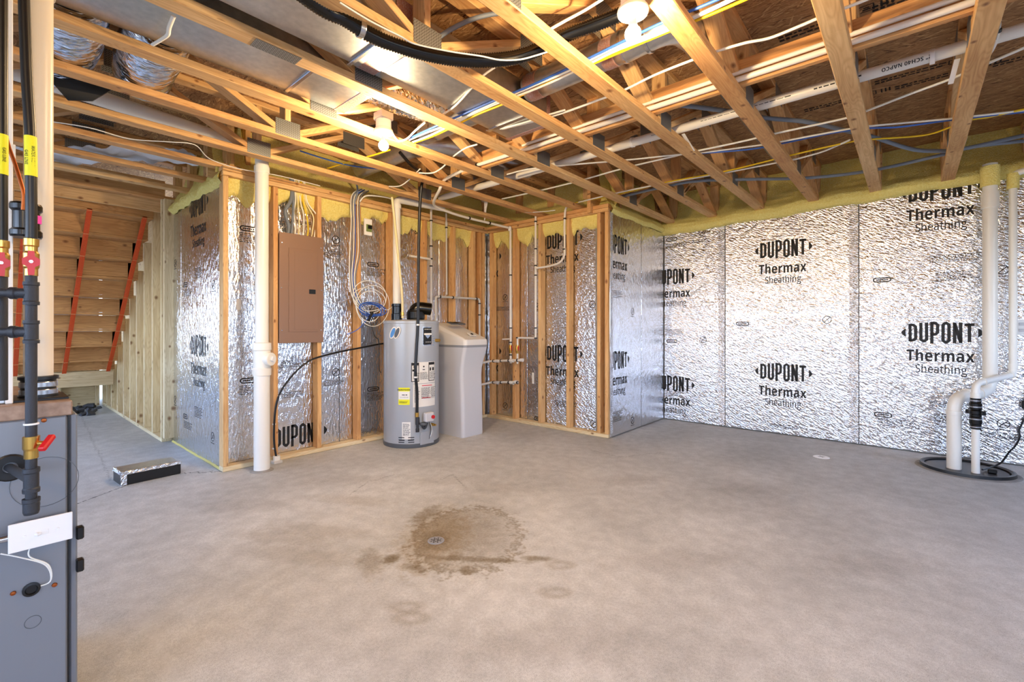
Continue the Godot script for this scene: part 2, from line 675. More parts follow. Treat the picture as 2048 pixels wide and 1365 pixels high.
func concrete_floor() -> StandardMaterial3D:
	var w := 2048
	var h := 1312
	var a := noise_bytes(51, 0.006, 1024, 1024, FastNoiseLite.TYPE_SIMPLEX_SMOOTH, 4)
	var b := noise_bytes(52, 0.03, 1024, 1024, FastNoiseLite.TYPE_SIMPLEX_SMOOTH, 4)
	var data := PackedByteArray()
	data.resize(w * h * 3)
	for y in h:
		var r1 := (y % 1024) * 1024
		var r2 := ((y * 2 + x_shift(y)) % 1024) * 1024
		for x in w:
			var s := a[r1 + x % 1024] * 0.13 + b[r2 + (x * 2) % 1024] * 0.10
			var i3 := (y * w + x) * 3
			data[i3] = int(176.0 + s)
			data[i3 + 1] = int(177.0 + s * 1.0)
			data[i3 + 2] = int(174.0 + s * 1.0)
	var brown := Color(0.38, 0.31, 0.20)
	var rust := Color(0.54, 0.43, 0.27)
	var grey := Color(0.36, 0.32, 0.28)
	# dirt washed towards the floor drain, as the photograph shows it
	blot(data, w, h, Vector2(-1.93, -1.60), 0.40, 0.20, 0.9, rust, 0.42, b)
	blot(data, w, h, Vector2(-1.90, -1.57), 0.12, 0.08, 0.9, brown, 0.45, b)
	blot(data, w, h, Vector2(-1.82, -1.72), 0.34, 0.26, 0.9, brown, 0.22, b)
	blot(data, w, h, Vector2(-1.80, -1.72), 0.36, 0.27, 0.9, brown, 0.42, b, 0.13)
	blot(data, w, h, Vector2(-2.20, -1.75), 0.16, 0.07, 1.2, brown, 0.40, b)
	blot(data, w, h, Vector2(-1.60, -1.56), 0.30, 0.03, -0.62, brown, 0.45, b)
	blot(data, w, h, Vector2(-1.38, -1.76), 0.09, 0.03, -0.62, brown, 0.45, b)
	blot(data, w, h, Vector2(-1.93, -1.72), 0.55, 0.40, 0.9, brown, 0.10, b)
	blot(data, w, h, Vector2(-1.90, -1.30), 0.05, 0.05, 0.2, brown, 0.65, b)
	blot(data, w, h, Vector2(-1.95, -1.22), 0.16, 0.07, 0.5, brown, 0.30, b)
	blot(data, w, h, Vector2(-1.55, -1.47), 0.05, 0.04, 0.2, brown, 0.45, b)
	blot(data, w, h, Vector2(-1.75, -1.33), 0.07, 0.03, -0.4, brown, 0.45, b)
	for p in [Vector3(-1.138, 0.000, -1.588), Vector3(-1.530, 0.000, -1.114), Vector3(-1.457, 0.000, -1.084), Vector3(-1.252, 0.000, -1.789)]:
		blot(data, w, h, Vector2(p.x, p.z), 0.05, 0.028, -0.7, brown, 0.20, b, 0.9)
	for p in [Vector3(-2.474, 0.000, -1.228), Vector3(-2.547, 0.000, -1.043), Vector3(-2.760, 0.000, -1.571), Vector3(-2.276, 0.000, -1.027)]:
		blot(data, w, h, Vector2(p.x, p.z), 0.35, 0.09, -0.5, brown, 0.13, b)
	for p in [Vector3(-2.568, 0.000, -2.261), Vector3(-2.128, 0.000, -2.431), Vector3(-3.124, 0.000, -1.778), Vector3(-1.594, 0.000, -3.107), Vector3(-0.842, 0.000, -3.481), Vector3(-0.860, 0.000, -2.191), Vector3(-0.129, 0.000, -2.763), Vector3(-0.978, 0.000, -1.334), Vector3(-3.159, 0.000, -1.111)]:
		blot(data, w, h, Vector2(p.x, p.z), 0.35, 0.12, -0.8, grey, 0.10, b)
	# hairline shrinkage cracks and the crack past the floor box
	var lines := [[Vector2(-3.9, -0.25), Vector2(-4.23, -0.70)], [Vector2(-4.25, -0.99), Vector2(-4.06, -1.24)], [Vector2(-10.0, -0.95), Vector2(-4.4, -0.62)]]
	for p in [[[Vector3(-2.843, 0.000, -1.618), Vector3(-2.978, 0.000, -1.832), Vector3(-2.972, 0.000, -2.064)]], [[Vector3(-2.608, 0.000, -2.153), Vector3(-2.641, 0.000, -2.351), Vector3(-2.367, 0.000, -2.224)]], [[Vector3(-2.230, 0.000, -3.664), Vector3(-1.904, 0.000, -3.621), Vector3(-1.675, 0.000, -4.032)]]]:
		var q: Array = p[0]
		for k in q.size() - 1:
			lines.append([Vector2(q[k].x, q[k].z), Vector2(q[k + 1].x, q[k + 1].z)])
	for li in lines.size():
		var p0: Vector2 = lines[li][0]
		var p1: Vector2 = lines[li][1]
		var steps := int(p0.distance_to(p1) / 0.004)
		for k in steps:
			var f := float(k) / steps
			var p := p0.lerp(p1, f)
			var wob := (b[(k * 3) % 1024 * 1024 + li * 37] / 255.0 - 0.5) * 0.05
			var x := int((p.x + 10.6 + wob) / 13.9 * w)
			var y := int((p.y + 5.6 + wob) / 8.9 * h)
			var i3 := (y * w + x) * 3
			var am := 0.5 if li < 2 else 0.12
			for c in 3:
				data[i3 + c] = int(data[i3 + c] * (1.0 - am))
	var m := std(Color.WHITE, 0.62)
	m.albedo_texture = tex(data, w, h)
	# fine sand and pin holes of the trowelled face
	var d := 1024
	var f1 := noise_bytes(61, 0.22, d, d, FastNoiseLite.TYPE_SIMPLEX_SMOOTH, 3)
	var f2 := noise_bytes(62, 0.05, d, d, FastNoiseLite.TYPE_SIMPLEX_SMOOTH, 3)
	var out := PackedByteArray()
	out.resize(d * d * 3)
	for q in d * d:
		var v := 205.0 + f1[q] * 0.16 + f2[q] * 0.10
		if f1[q] < 62:
			v -= 42.0
		var vi := clampi(int(v), 0, 255)
		out[q * 3] = vi
		out[q * 3 + 1] = vi
		out[q * 3 + 2] = vi
	m.detail_enabled = true
	m.detail_albedo = tex(out, d, d)
	m.detail_blend_mode = BaseMaterial3D.BLEND_MODE_MUL
	m.detail_uv_layer = BaseMaterial3D.DETAIL_UV_2
	return m


func x_shift(y: int) -> int:
	return (y / 7) % 3


func build_materials() -> void:
	M.wood = [wood(11, Color(0.86, 0.68, 0.45), Color(0.60, 0.36, 0.16), 14), wood(12, Color(0.84, 0.64, 0.41), Color(0.58, 0.34, 0.15), 11), wood(15, Color(0.88, 0.72, 0.50), Color(0.62, 0.40, 0.19), 18)]
	M.pale = wood(13, Color(0.90, 0.82, 0.65), Color(0.66, 0.52, 0.32), 14)
	M.tread = wood(14, Color(0.80, 0.60, 0.37), Color(0.50, 0.30, 0.13), 10)
	M.osb = osb()
	M.foil = foil(21, 8.5, 0.15, false)
	M.foil2 = foil(25, 6.0, 0.15, true)
	M.tape = foil(28, 16.0, 0.2, false)
	M.floor = concrete_floor()
	M.concrete = mottled(Color(0.50, 0.49, 0.47), Color(0.66, 0.65, 0.63), 41, 0.02, 0.85, 0.0, 0.7)
	M.foam = relief(mottled(Color(0.90, 0.82, 0.42), Color(0.97, 0.93, 0.62), 42, 0.03, 0.75, 0.0, 2.0), 43, 0.05, 10.0, 3.0)
	M.ink = std(Color(0.035, 0.035, 0.04), 0.55)
	M.faint = std(Color(0.16, 0.16, 0.17), 0.6)
	M.osb_ink = std(Color(0.13, 0.09, 0.06), 0.8)
	M.pvc = std(Color(0.93, 0.92, 0.88), 0.32)
	M.pvc_grey = std(Color(0.80, 0.79, 0.76), 0.38)
	M.pvc_cream = std(Color(0.90, 0.85, 0.76), 0.35)
	M.pex = std(Color(0.92, 0.90, 0.86), 0.35)
	M.galv = mottled(Color(0.72, 0.74, 0.76), Color(0.81, 0.82, 0.83), 44, 0.02, 0.36, 1.0, 2.0)
	M.plate = mottled(Color(0.45, 0.46, 0.47), Color(0.58, 0.59, 0.59), 45, 0.06, 0.45, 0.9, 6.0)
	M.red_tape = mottled(Color(0.76, 0.50, 0.47), Color(0.87, 0.86, 0.86), 46, 0.03, 0.28, 0.75, 6.0)
	M.flexfoil = foil(29, 14.0, 0.18, false)
	M.black = std(Color(0.03, 0.03, 0.032), 0.38)
	M.black_gloss = std(Color(0.018, 0.018, 0.02), 0.22)
	M.iron = relief(std(Color(0.24, 0.25, 0.27), 0.40, 0.6), 47, 0.12, 4.0, 12.0)
	M.brass = std(Color(0.83, 0.66, 0.34), 0.28, 1.0)
	M.copper = std(Color(0.62, 0.33, 0.16), 0.35, 0.9)
	M.steel = std(Color(0.75, 0.76, 0.78), 0.25, 1.0)
	M.red = std(Color(0.78, 0.06, 0.11), 0.38)
	M.yellow = std(Color(0.93, 0.92, 0.08), 0.5)
	M.pink = std(Color(0.95, 0.25, 0.68), 0.5)
	M.orange = mottled(Color(0.78, 0.24, 0.06), Color(0.88, 0.36, 0.10), 48, 0.04, 0.6, 0.0, 3.0)
	M.cab_white = std(Color(0.93, 0.93, 0.90), 0.45)
	M.cab_yellow = std(Color(0.92, 0.78, 0.10), 0.45)
	M.cab_blue = std(Color(0.20, 0.38, 0.72), 0.45)
	M.cab_grey = std(Color(0.46, 0.50, 0.55), 0.5)
	M.cab_cream = std(Color(0.92, 0.86, 0.66), 0.45)
	M.panel_tan = std(Color(0.55, 0.43, 0.35), 0.42, 0.15)
	M.tank = std(Color(0.66, 0.68, 0.70), 0.30, 0.15)
	M.tank_dark = std(Color(0.34, 0.36, 0.38), 0.4, 0.2)
	M.soft = std(Color(0.80, 0.80, 0.81), 0.42)
	M.soft_lid = std(Color(0.87, 0.86, 0.84), 0.42)
	M.soft_band = std(Color(0.58, 0.59, 0.61), 0.45)
	M.paper = std(Color(0.92, 0.91, 0.88), 0.6)
	M.sky_blue = std(Color(0.30, 0.55, 0.82), 0.4)
	M.furnace = std(Color(0.50, 0.52, 0.55), 0.36, 0.25)
	M.furnace_top = mottled(Color(0.50, 0.40, 0.33), Color(0.66, 0.56, 0.48), 49, 0.02, 0.5, 0.2, 3.0)
	M.white_plastic = std(Color(0.93, 0.93, 0.92), 0.28)
	M.porcelain = std(Color(0.92, 0.91, 0.89), 0.25)
	M.batt = std(Color(0.86, 0.88, 0.90), 0.4)
	M.drywall = std(Color(0.80, 0.79, 0.77), 0.8)
	M.debris = std(Color(0.30, 0.30, 0.31), 0.9)
	M.vinyl = std(Color(0.90, 0.90, 0.89), 0.4)
	var bulb := std(Color(1.0, 0.97, 0.92), 0.3)
	bulb.emission_enabled = true
	bulb.emission = Color(1.0, 0.90, 0.74)
	bulb.emission_energy_multiplier = 30.0
	M.bulb = bulb


func w_() -> Material:
	return M.wood[rng.randi() % 3]


# ------------------------------------------------------------------ shell

func build_shell() -> void:
	var fl := structure("floor", "grey troweled concrete slab with brown stains around a drain", "floor")
	var pm := ArrayMesh.new()
	var mb := MB.new()
	mb.quad(Vector3(-10.6, 0, 3.3), Vector3(3.3, 0, 3.3), Vector3(3.3, 0, -5.6), Vector3(-10.6, 0, -5.6), Vector2(0, 1), Vector2(1, 0))
	var arr := []
	arr.resize(Mesh.ARRAY_MAX)
	arr[Mesh.ARRAY_VERTEX] = mb.v
	arr[Mesh.ARRAY_NORMAL] = PackedVector3Array([Vector3.UP, Vector3.UP, Vector3.UP, Vector3.UP])
	arr[Mesh.ARRAY_TEX_UV] = mb.t
	var t2 := PackedVector2Array()
	for p in mb.v:
		t2.append(Vector2(p.x / 0.9, p.z / 0.9))
	arr[Mesh.ARRAY_TEX_UV2] = t2
	arr[Mesh.ARRAY_INDEX] = mb.i
	pm.add_surface_from_arrays(Mesh.PRIMITIVE_TRIANGLES, arr)
	part("slab_face", pm, M.floor, fl)
	boxp("slab", Vector3(-3.65, -0.102, -1.15), Vector3(13.9, 0.2, 8.9), M.concrete, fl, 0.0)
	var ce := structure("ceiling", "underside of brown strand board subfloor above the trusses", "ceiling")
	for i in 6:
		for j in 8:
			var zc := 3.3 - 0.61 - j * 1.22
			var xc := 3.3 - 1.22 - i * 2.44 - (j % 2) * 1.22
			var x1 := minf(xc + 1.218, 3.3)
			var x2 := maxf(xc - 1.218, -10.6)
			var z2 := maxf(zc - 0.608, -5.75)
			if x1 - x2 < 0.05:
				continue
			boxp("subfloor_sheet", Vector3((x1 + x2) / 2, SUB + 0.012, (zc + 0.608 + z2) / 2), Vector3(x1 - x2, 0.024, zc + 0.608 - z2), M.osb, ce, 0.002, i * 3 + j)
	boxp("deck_above", Vector3(-3.65, SUB + 0.06, -1.15), Vector3(14.3, 0.07, 9.3), M.osb, ce, 0.0)
	stamps(ce)
	# walls that close the room behind and beside the camera, with daylight openings
	window_wall("wall_rear", "foil-faced rear wall with wide windows behind the viewpoint", Vector3(-10.6, 0, 3.2), Vector3(13.8, 0, 0), [[0.6, 3.6, 0.95, 2.1], [4.2, 7.2, 0.95, 2.1], [7.6, 11.0, 0.95, 2.1], [12.2, 13.4, 0.05, 2.1]])
	window_wall("wall_left", "concrete end wall with a window beyond the stairs", Vector3(-10.5, 0, -1.3), Vector3(0, 0, 4.5), [[1.5, 4.0, 0.5, 2.2]])
	window_wall("wall_right", "concrete wall with windows right of the viewpoint", Vector3(3.3, 0, 3.3), Vector3(0, 0, -8.9), [[1.0, 3.8, 0.95, 2.1], [5.2, 7.6, 0.95, 2.1]])


func window_wall(called: String, label: String, a: Vector3, d: Vector3, holes: Array) -> void:
	# a concrete wall with rectangular openings; holes are [from, to, sill, head] along the wall
	var wl := structure(called, label, "wall")
	var l := d.length()
	var dir := d / l
	var nn := Vector3.UP.cross(dir)
	var ang := atan2(-dir.z, dir.x)
	var cur := 0.0
	for hh in holes + [[l, l, 0.0, 0.0]]:
		if hh[0] > cur:
			boxp("wall_pier", a + dir * (cur + hh[0]) * 0.5 + Vector3.UP * 1.395, Vector3(hh[0] - cur, 2.79, 0.2), M.concrete, wl, 0.0, 0, Vector3(0, ang, 0))
		if hh[1] > hh[0]:
			var m: float = (hh[0] + hh[1]) * 0.5
			var ww: float = hh[1] - hh[0]
			if hh[2] > 0.0:
				boxp("sill_wall", a + dir * m + Vector3.UP * hh[2] * 0.5, Vector3(ww, hh[2], 0.2), M.concrete, wl, 0.0, 0, Vector3(0, ang, 0))
			boxp("lintel", a + dir * m + Vector3.UP * (hh[3] + 2.79) * 0.5, Vector3(ww, 2.79 - hh[3], 0.2), M.concrete, wl, 0.0, 0, Vector3(0, ang, 0))
			var hgt: float = hh[3] - hh[2]
			var wi := structure("window_%d" % (1 + windows), "white vinyl basement window giving daylight outside the view", "window")
			windows += 1
			var c: Vector3 = a + dir * m + Vector3.UP * (hh[2] + hh[3]) * 0.5
			for s in [-1, 1]:
				boxp("jamb", c + dir * s * (ww * 0.5 - 0.025), Vector3(0.05, hgt, 0.08), M.vinyl, wi, 0.004, 0, Vector3(0, ang, 0))
				boxp("rail", c + Vector3.UP * s * (hgt * 0.5 - 0.025), Vector3(ww - 0.1, 0.05, 0.08), M.vinyl, wi, 0.004, 0, Vector3(0, ang, 0))
			boxp("mullion", c, Vector3(0.05, hgt - 0.1, 0.06), M.vinyl, wi, 0.004, 0, Vector3(0, ang, 0))
		cur = hh[1]


var windows := 0


func stamps(ce: Node) -> void:
	# mill stamps printed on the underside of the strand board
	var r := RandomNumberGenerator.new()
	r.seed = 5
	var polys := []
	for row in 2:
		var x := 0.0
		while x < 0.34:
			var w := r.randf_range(0.012, 0.035)
			polys.append(rect2(x, row * 0.035, w, r.randf_range(0.012, 0.022)))
			x += w + 0.008
	for q in stroke([Vector2(0.37, 0.0), Vector2(0.43, 0.0), Vector2(0.43, 0.055), Vector2(0.37, 0.055), Vector2(0.37, 0.0)], 0.006):
		if not Geometry2D.is_polygon_clockwise(q):
			polys.append(rect2(0.365, 0.0, 0.006, 0.055))
			polys.append(rect2(0.43, 0.0, 0.006, 0.055))
			polys.append(rect2(0.365, 0.052, 0.07, 0.006))
			polys.append(rect2(0.365, -0.004, 0.07, 0.006))
	polys.append(rect2(0.385, 0.012, 0.035, 0.012))
	polys.append(rect2(0.39, 0.03, 0.024, 0.01))
	for k in 3:
		polys.append(rect2(0.46 + k * 0.022, -0.005, 0.009, 0.06))
	var m := poly_mesh(polys)
	for p in [Vector3(-0.580, 2.790, -3.061), Vector3(-0.155, 2.790, -3.091), Vector3(-0.622, 2.790, -4.179), Vector3(-0.086, 2.790, -4.199), Vector3(0.393, 2.790, -4.247), Vector3(-0.188, 2.790, -4.022), Vector3(0.015, 2.790, -3.139)]:
		part("mill_stamp", m, M.osb_ink, ce, Vector3(p.x, SUB - 0.002, p.z), Vector3(PI / 2, 0, 0))


# ------------------------------------------------------------------ foil walls and their print

func letter(ch: String, x: float, w: float, h: float, s: float) -> Array:
	var a := s * 0.5
	var q := w - s * 0.5
	var t := h * 0.5 - s * 0.5
	var f := h * 0.5
	var c := w * 0.26
	var o := []
	match ch:
		"D":
			o += stroke([Vector2(a, -f), Vector2(a, f)], s)
			o += stroke([Vector2(0, -t), Vector2(q - c, -t), Vector2(q, -t + c), Vector2(q, t - c), Vector2(q - c, t), Vector2(0, t)], s)
		"U":
			o += stroke([Vector2(a, f), Vector2(a, -t + c), Vector2(a + c, -t), Vector2(q - c, -t), Vector2(q, -t + c), Vector2(q, f)], s)
		"P":
			o += stroke([Vector2(a, -f), Vector2(a, f)], s)
			o += stroke([Vector2(0, t), Vector2(q - c, t), Vector2(q, t - c), Vector2(q, -h * 0.08 + c), Vector2(q - c, -h * 0.08), Vector2(0, -h * 0.08)], s)
		"O":
			o += stroke([Vector2(a, 0), Vector2(a, t - c), Vector2(a + c, t), Vector2(q - c, t), Vector2(q, t - c), Vector2(q, 0)], s)
			o += stroke([Vector2(a, 0), Vector2(a, -t + c), Vector2(a + c, -t), Vector2(q - c, -t), Vector2(q, -t + c), Vector2(q, 0)], s)
		"N":
			o += stroke([Vector2(a, -f), Vector2(a, f)], s)
			o += stroke([Vector2(q, -f), Vector2(q, f)], s)
			o += stroke([Vector2(a, f - s * 0.4), Vector2(q, -f + s * 0.4)], s)
		"T":
			o += stroke([Vector2(0, t), Vector2(w, t)], s)
			o += stroke([Vector2(w * 0.5, f), Vector2(w * 0.5, -f)], s)
	var out := []
	for p in o:
		var pp := PackedVector2Array()
		for v in p:
			pp.append(v + Vector2(x, 0))
		out.append(pp)
	return out


func logo_mesh(first: int, last: int) -> ArrayMesh:
	var key := "logo%d_%d" % [first, last]
	if cache.has(key):
		return cache[key]
	var polys := []
	var hs := [0.160, 0.178, 0.192, 0.192, 0.178, 0.160]
	for k in 6:
		if k + 1 >= first and k + 1 <= last:
			polys += letter("DUPONT"[k], -0.213 + k * 0.0725, 0.060, hs[k], 0.0225)
	if first <= 0:
		polys.append(PackedVector2Array([Vector2(-0.264, 0.0), Vector2(-0.252, -0.022), Vector2(-0.232, -0.040), Vector2(-0.232, 0.040), Vector2(-0.252, 0.022)]))
	if last >= 7:
		polys.append(PackedVector2Array([Vector2(0.264, 0.0), Vector2(0.252, 0.022), Vector2(0.232, 0.040), Vector2(0.232, -0.040), Vector2(0.252, -0.022)]))
	cache[key] = poly_mesh(polys)
	return cache[key]


func print_at(called: String, m: Mesh, mat: Material, panel: MeshInstance3D, world: Vector3, off := Vector2.ZERO) -> void:
	var p: Vector3 = panel.transform.affine_inverse() * world
	part(called, m, mat, panel, Vector3(p.x + off.x, p.y + off.y, 0.0068))


func logo(panel: MeshInstance3D, world: Vector3, first := 0, last := 7, name_text := "Thermax", kind_text := "Sheathing") -> void:
	if first <= last:
		print_at("logo_print", logo_mesh(first, last), M.ink, panel, world)
	if name_text != "":
		word("name_print", text_mesh(name_text, 0.108, true), panel, world, Vector2(0.212, -0.205), Vector2(0.69, 0.92))
	if kind_text != "":
		word("kind_print", text_mesh(kind_text, 0.076), panel, world, Vector2(0.165, -0.322), Vector2(0.71, 0.95))


func word(called: String, m: Mesh, panel: MeshInstance3D, world: Vector3, off: Vector2, sc: Vector2) -> void:
	# a printed word whose right end lies at off.x from the logo's centre
	var bb := m.get_aabb()
	var p: Vector3 = panel.transform.affine_inverse() * world
	var o := part(called, m, M.ink, panel, Vector3(p.x + off.x - bb.end.x * sc.x, p.y + off.y, 0.0068))
	o.scale = Vector3(sc.x, sc.y, 1.0)


func slash_mesh() -> ArrayMesh:
	if not cache.has("slash"):
		var polys := []
		for s in [1.0, -1.0]:
			var arc := []
			for k in 13:
				arc.append(Vector2(cos(PI * k / 12.0), sin(PI * k / 12.0) * s) * 0.036)
			polys += stroke(arc, 0.006)
		polys += stroke([Vector2(-0.024, -0.024), Vector2(0.024, 0.024)], 0.006)
		polys += stroke([Vector2(-0.015, 0.012), Vector2(0.0, 0.004), Vector2(0.014, -0.014)], 0.004)
		for k in 5:
			polys.append(rect2(-0.04 + k * 0.017, -0.056, 0.012, 0.006))
		cache["slash"] = poly_mesh(polys)
	return cache["slash"]


func pill_mesh() -> ArrayMesh:
	if not cache.has("pill"):
		var polys := []
		for s in [-1.0, 1.0]:
			var arc := []
			for k in 9:
				var a := -PI / 2 + PI * k / 8.0
				arc.append(Vector2((0.045 + cos(a) * 0.018) * s, sin(a) * 0.018))
			polys += stroke(arc, 0.009)
			polys.append(rect2(-0.047, 0.018 * s - 0.0045, 0.094, 0.009))
		for k in 6:
			polys.append(rect2(-0.042 + k * 0.0145, -0.006, 0.011, 0.012))
		cache["pill"] = poly_mesh(polys)
	return cache["pill"]


func fine_mesh(w: float, rows: int, hh: float, sd: int) -> ArrayMesh:
	var key := "fine%.2f_%d_%.4f_%d" % [w, rows, hh, sd]
	if not cache.has(key):
		var r := RandomNumberGenerator.new()
		r.seed = sd
		var polys := []
		for k in rows:
			var x := 0.0
			var end := w * r.randf_range(0.75, 1.0)
			while x < end:
				var l := r.randf_range(1.2, 4.5) * hh
				polys.append(rect2(x, -k * hh * 2.1, l, hh * r.randf_range(0.7, 1.0)))
				x += l + hh * 0.8
		cache[key] = poly_mesh(polys)
	return cache[key]


func foil_sheet(wall: Node, a: Vector3, right: Vector3, w: float, y0: float, y1: float, mat: Material, variant: int) -> MeshInstance3D:
	# one insulation board; a is its left bottom corner seen from the room
	var mb := MB.new()
	add_box(mb, Vector3.ZERO, Vector3(w - 0.008, y1 - y0, 0.012), 0.002, Vector2(variant * 0.37, variant * 0.61))
	for k in mb.t.size():
		var p := mb.v[k]
		mb.t[k] = Vector2(p.x + variant * 0.37, p.y + variant * 0.61)
	var o := part("insulation_board", mb.mesh(), mat, wall)
	o.transform = Transform3D(Basis(right, Vector3.UP, right.cross(Vector3.UP)), a + right * w * 0.5 + Vector3.UP * (y0 + y1) * 0.5)
	return o


func seam_tape(wall: Node, at: Vector3, right: Vector3, y0: float, y1: float, w := 0.07) -> void:
	var mb := MB.new()
	var n := 40
	var r := RandomNumberGenerator.new()
	r.seed = int(at.x * 1000.0) + 9000
	for k in n:
		for s in 3:
			var zs := []
			for q in 4:
				zs.append(0.0085 + r.randf() * 0.003)
			var ya := y0 + (y1 - y0) * k / n
			var yb := y0 + (y1 - y0) * (k + 1) / n
			var xa := -w * 0.5 + w * s / 3.0
			var xb := xa + w / 3.0
			mb.quad(Vector3(xa, ya, zs[0]), Vector3(xb, ya, zs[1]), Vector3(xb, yb, zs[2]), Vector3(xa, yb, zs[3]), Vector2(xa, ya) * 1.3, Vector2(xb, yb) * 1.3)
	var o := part("seam_tape", mb.mesh(), M.tape, wall)
	o.transform = Transform3D(Basis(right, Vector3.UP, right.cross(Vector3.UP)), at)


func foam_strip(wall: Node, a: Vector3, b: Vector3, prof: Array, amp: float, sd: int, rise := 0.0) -> void:
	# sprayed foam along a wall head: prof holds [out, y] pairs, out towards the room
	var n := FastNoiseLite.new()
	n.seed = sd
	n.frequency = 4.0
	n.fractal_octaves = 3
	var d := b - a
	var l := d.length()
	d /= l
	var out := d.cross(Vector3.UP)
	var cols := int(l / 0.035) + 1
	var pr := []
	for k in prof.size() - 1:
		for j in 4:
			pr.append([lerpf(prof[k][0], prof[k + 1][0], j / 4.0), lerpf(prof[k][1], prof[k + 1][1], j / 4.0)])
	pr.append(prof[prof.size() - 1])
	var mb := MB.new()
	var rows := pr.size()
	for c in cols:
		for r in rows:
			var base := a + d * (l * c / (cols - 1))
			var p := base + out * float(pr[r][0]) + Vector3.UP * float(pr[r][1])
			var e := n.get_noise_3dv(p) + 0.5 * n.get_noise_3dv(p * 2.7)
			var wy := n.get_noise_3dv(p * 0.6 + Vector3(9, 3, 5))
			p += out * e * amp + Vector3.UP * (wy * amp * 1.2 + clampf((base.x + 1.9) * 0.035, 0.0, 0.08) * rise)
			mb.vert(p, Vector3.ZERO, Vector2(l * c / (cols - 1), r * 0.03))
	grid_faces(mb, cols, rows, out + Vector3.DOWN * 0.4)
	part("spray_foam", mb.mesh(), M.foam, wall)


func grid_faces(mb: MB, cols: int, rows: int, towards: Vector3) -> void:
	for c in cols - 1:
		for r in rows - 1:
			var q := c * rows + r
			mb.tri(q, q + rows, q + 1)
			mb.tri(q + 1, q + rows, q + rows + 1)
	var acc := PackedVector3Array()
	acc.resize(mb.v.size())
	for k in range(0, mb.i.size(), 3):
		var nn := (mb.v[mb.i[k + 1]] - mb.v[mb.i[k]]).cross(mb.v[mb.i[k + 2]] - mb.v[mb.i[k]])
		for j in 3:
			acc[mb.i[k + j]] += nn
	var sum := Vector3.ZERO
	for p in acc:
		sum += p
	var sg := 1.0 if sum.dot(towards) > 0.0 else -1.0
	for k in acc.size():
		mb.n[k] = (acc[k] * sg).normalized()


func foam_patch(wall: Node, a: Vector3, right: Vector3, w: float, yt: float, drop: float, depth: float, sd: int) -> void:
	# foam filling the head of one stud bay, with a ragged lower edge
	var n := FastNoiseLite.new()
	n.seed = sd
	n.frequency = 6.0
	n.fractal_octaves = 3
	var out := right.cross(Vector3.UP)
	var mb := MB.new()
	var cols := int(w / 0.02) + 2
	var rows := 12
	for c in cols:
		var u := float(c) / (cols - 1)
		var low := drop * (0.8 + 0.55 * n.get_noise_2d(u * w * 0.6 + a.x * 3.0 + a.z * 5.0, 4.0) + 0.25 * n.get_noise_2d(u * w * 2.0, 9.0 + a.z))
		for r in rows:
			var v := float(r) / (rows - 1)
			var p := a + right * u * w
			var bulge := depth * sqrt(clampf(1.0 - pow(v, 2.5), 0.0, 1.0))
			p.y = yt - v * low
			var e := n.get_noise_3dv(p) + 0.5 * n.get_noise_3dv(p * 2.5)
			p += out * maxf(bulge + e * 0.022 * (1.0 - v * 0.7), 0.001)
			mb.vert(p, Vector3.ZERO, Vector2(u * w, v * 0.2))
	grid_faces(mb, cols, rows, out)
	part("foam_patch", mb.mesh(), M.foam, wall)


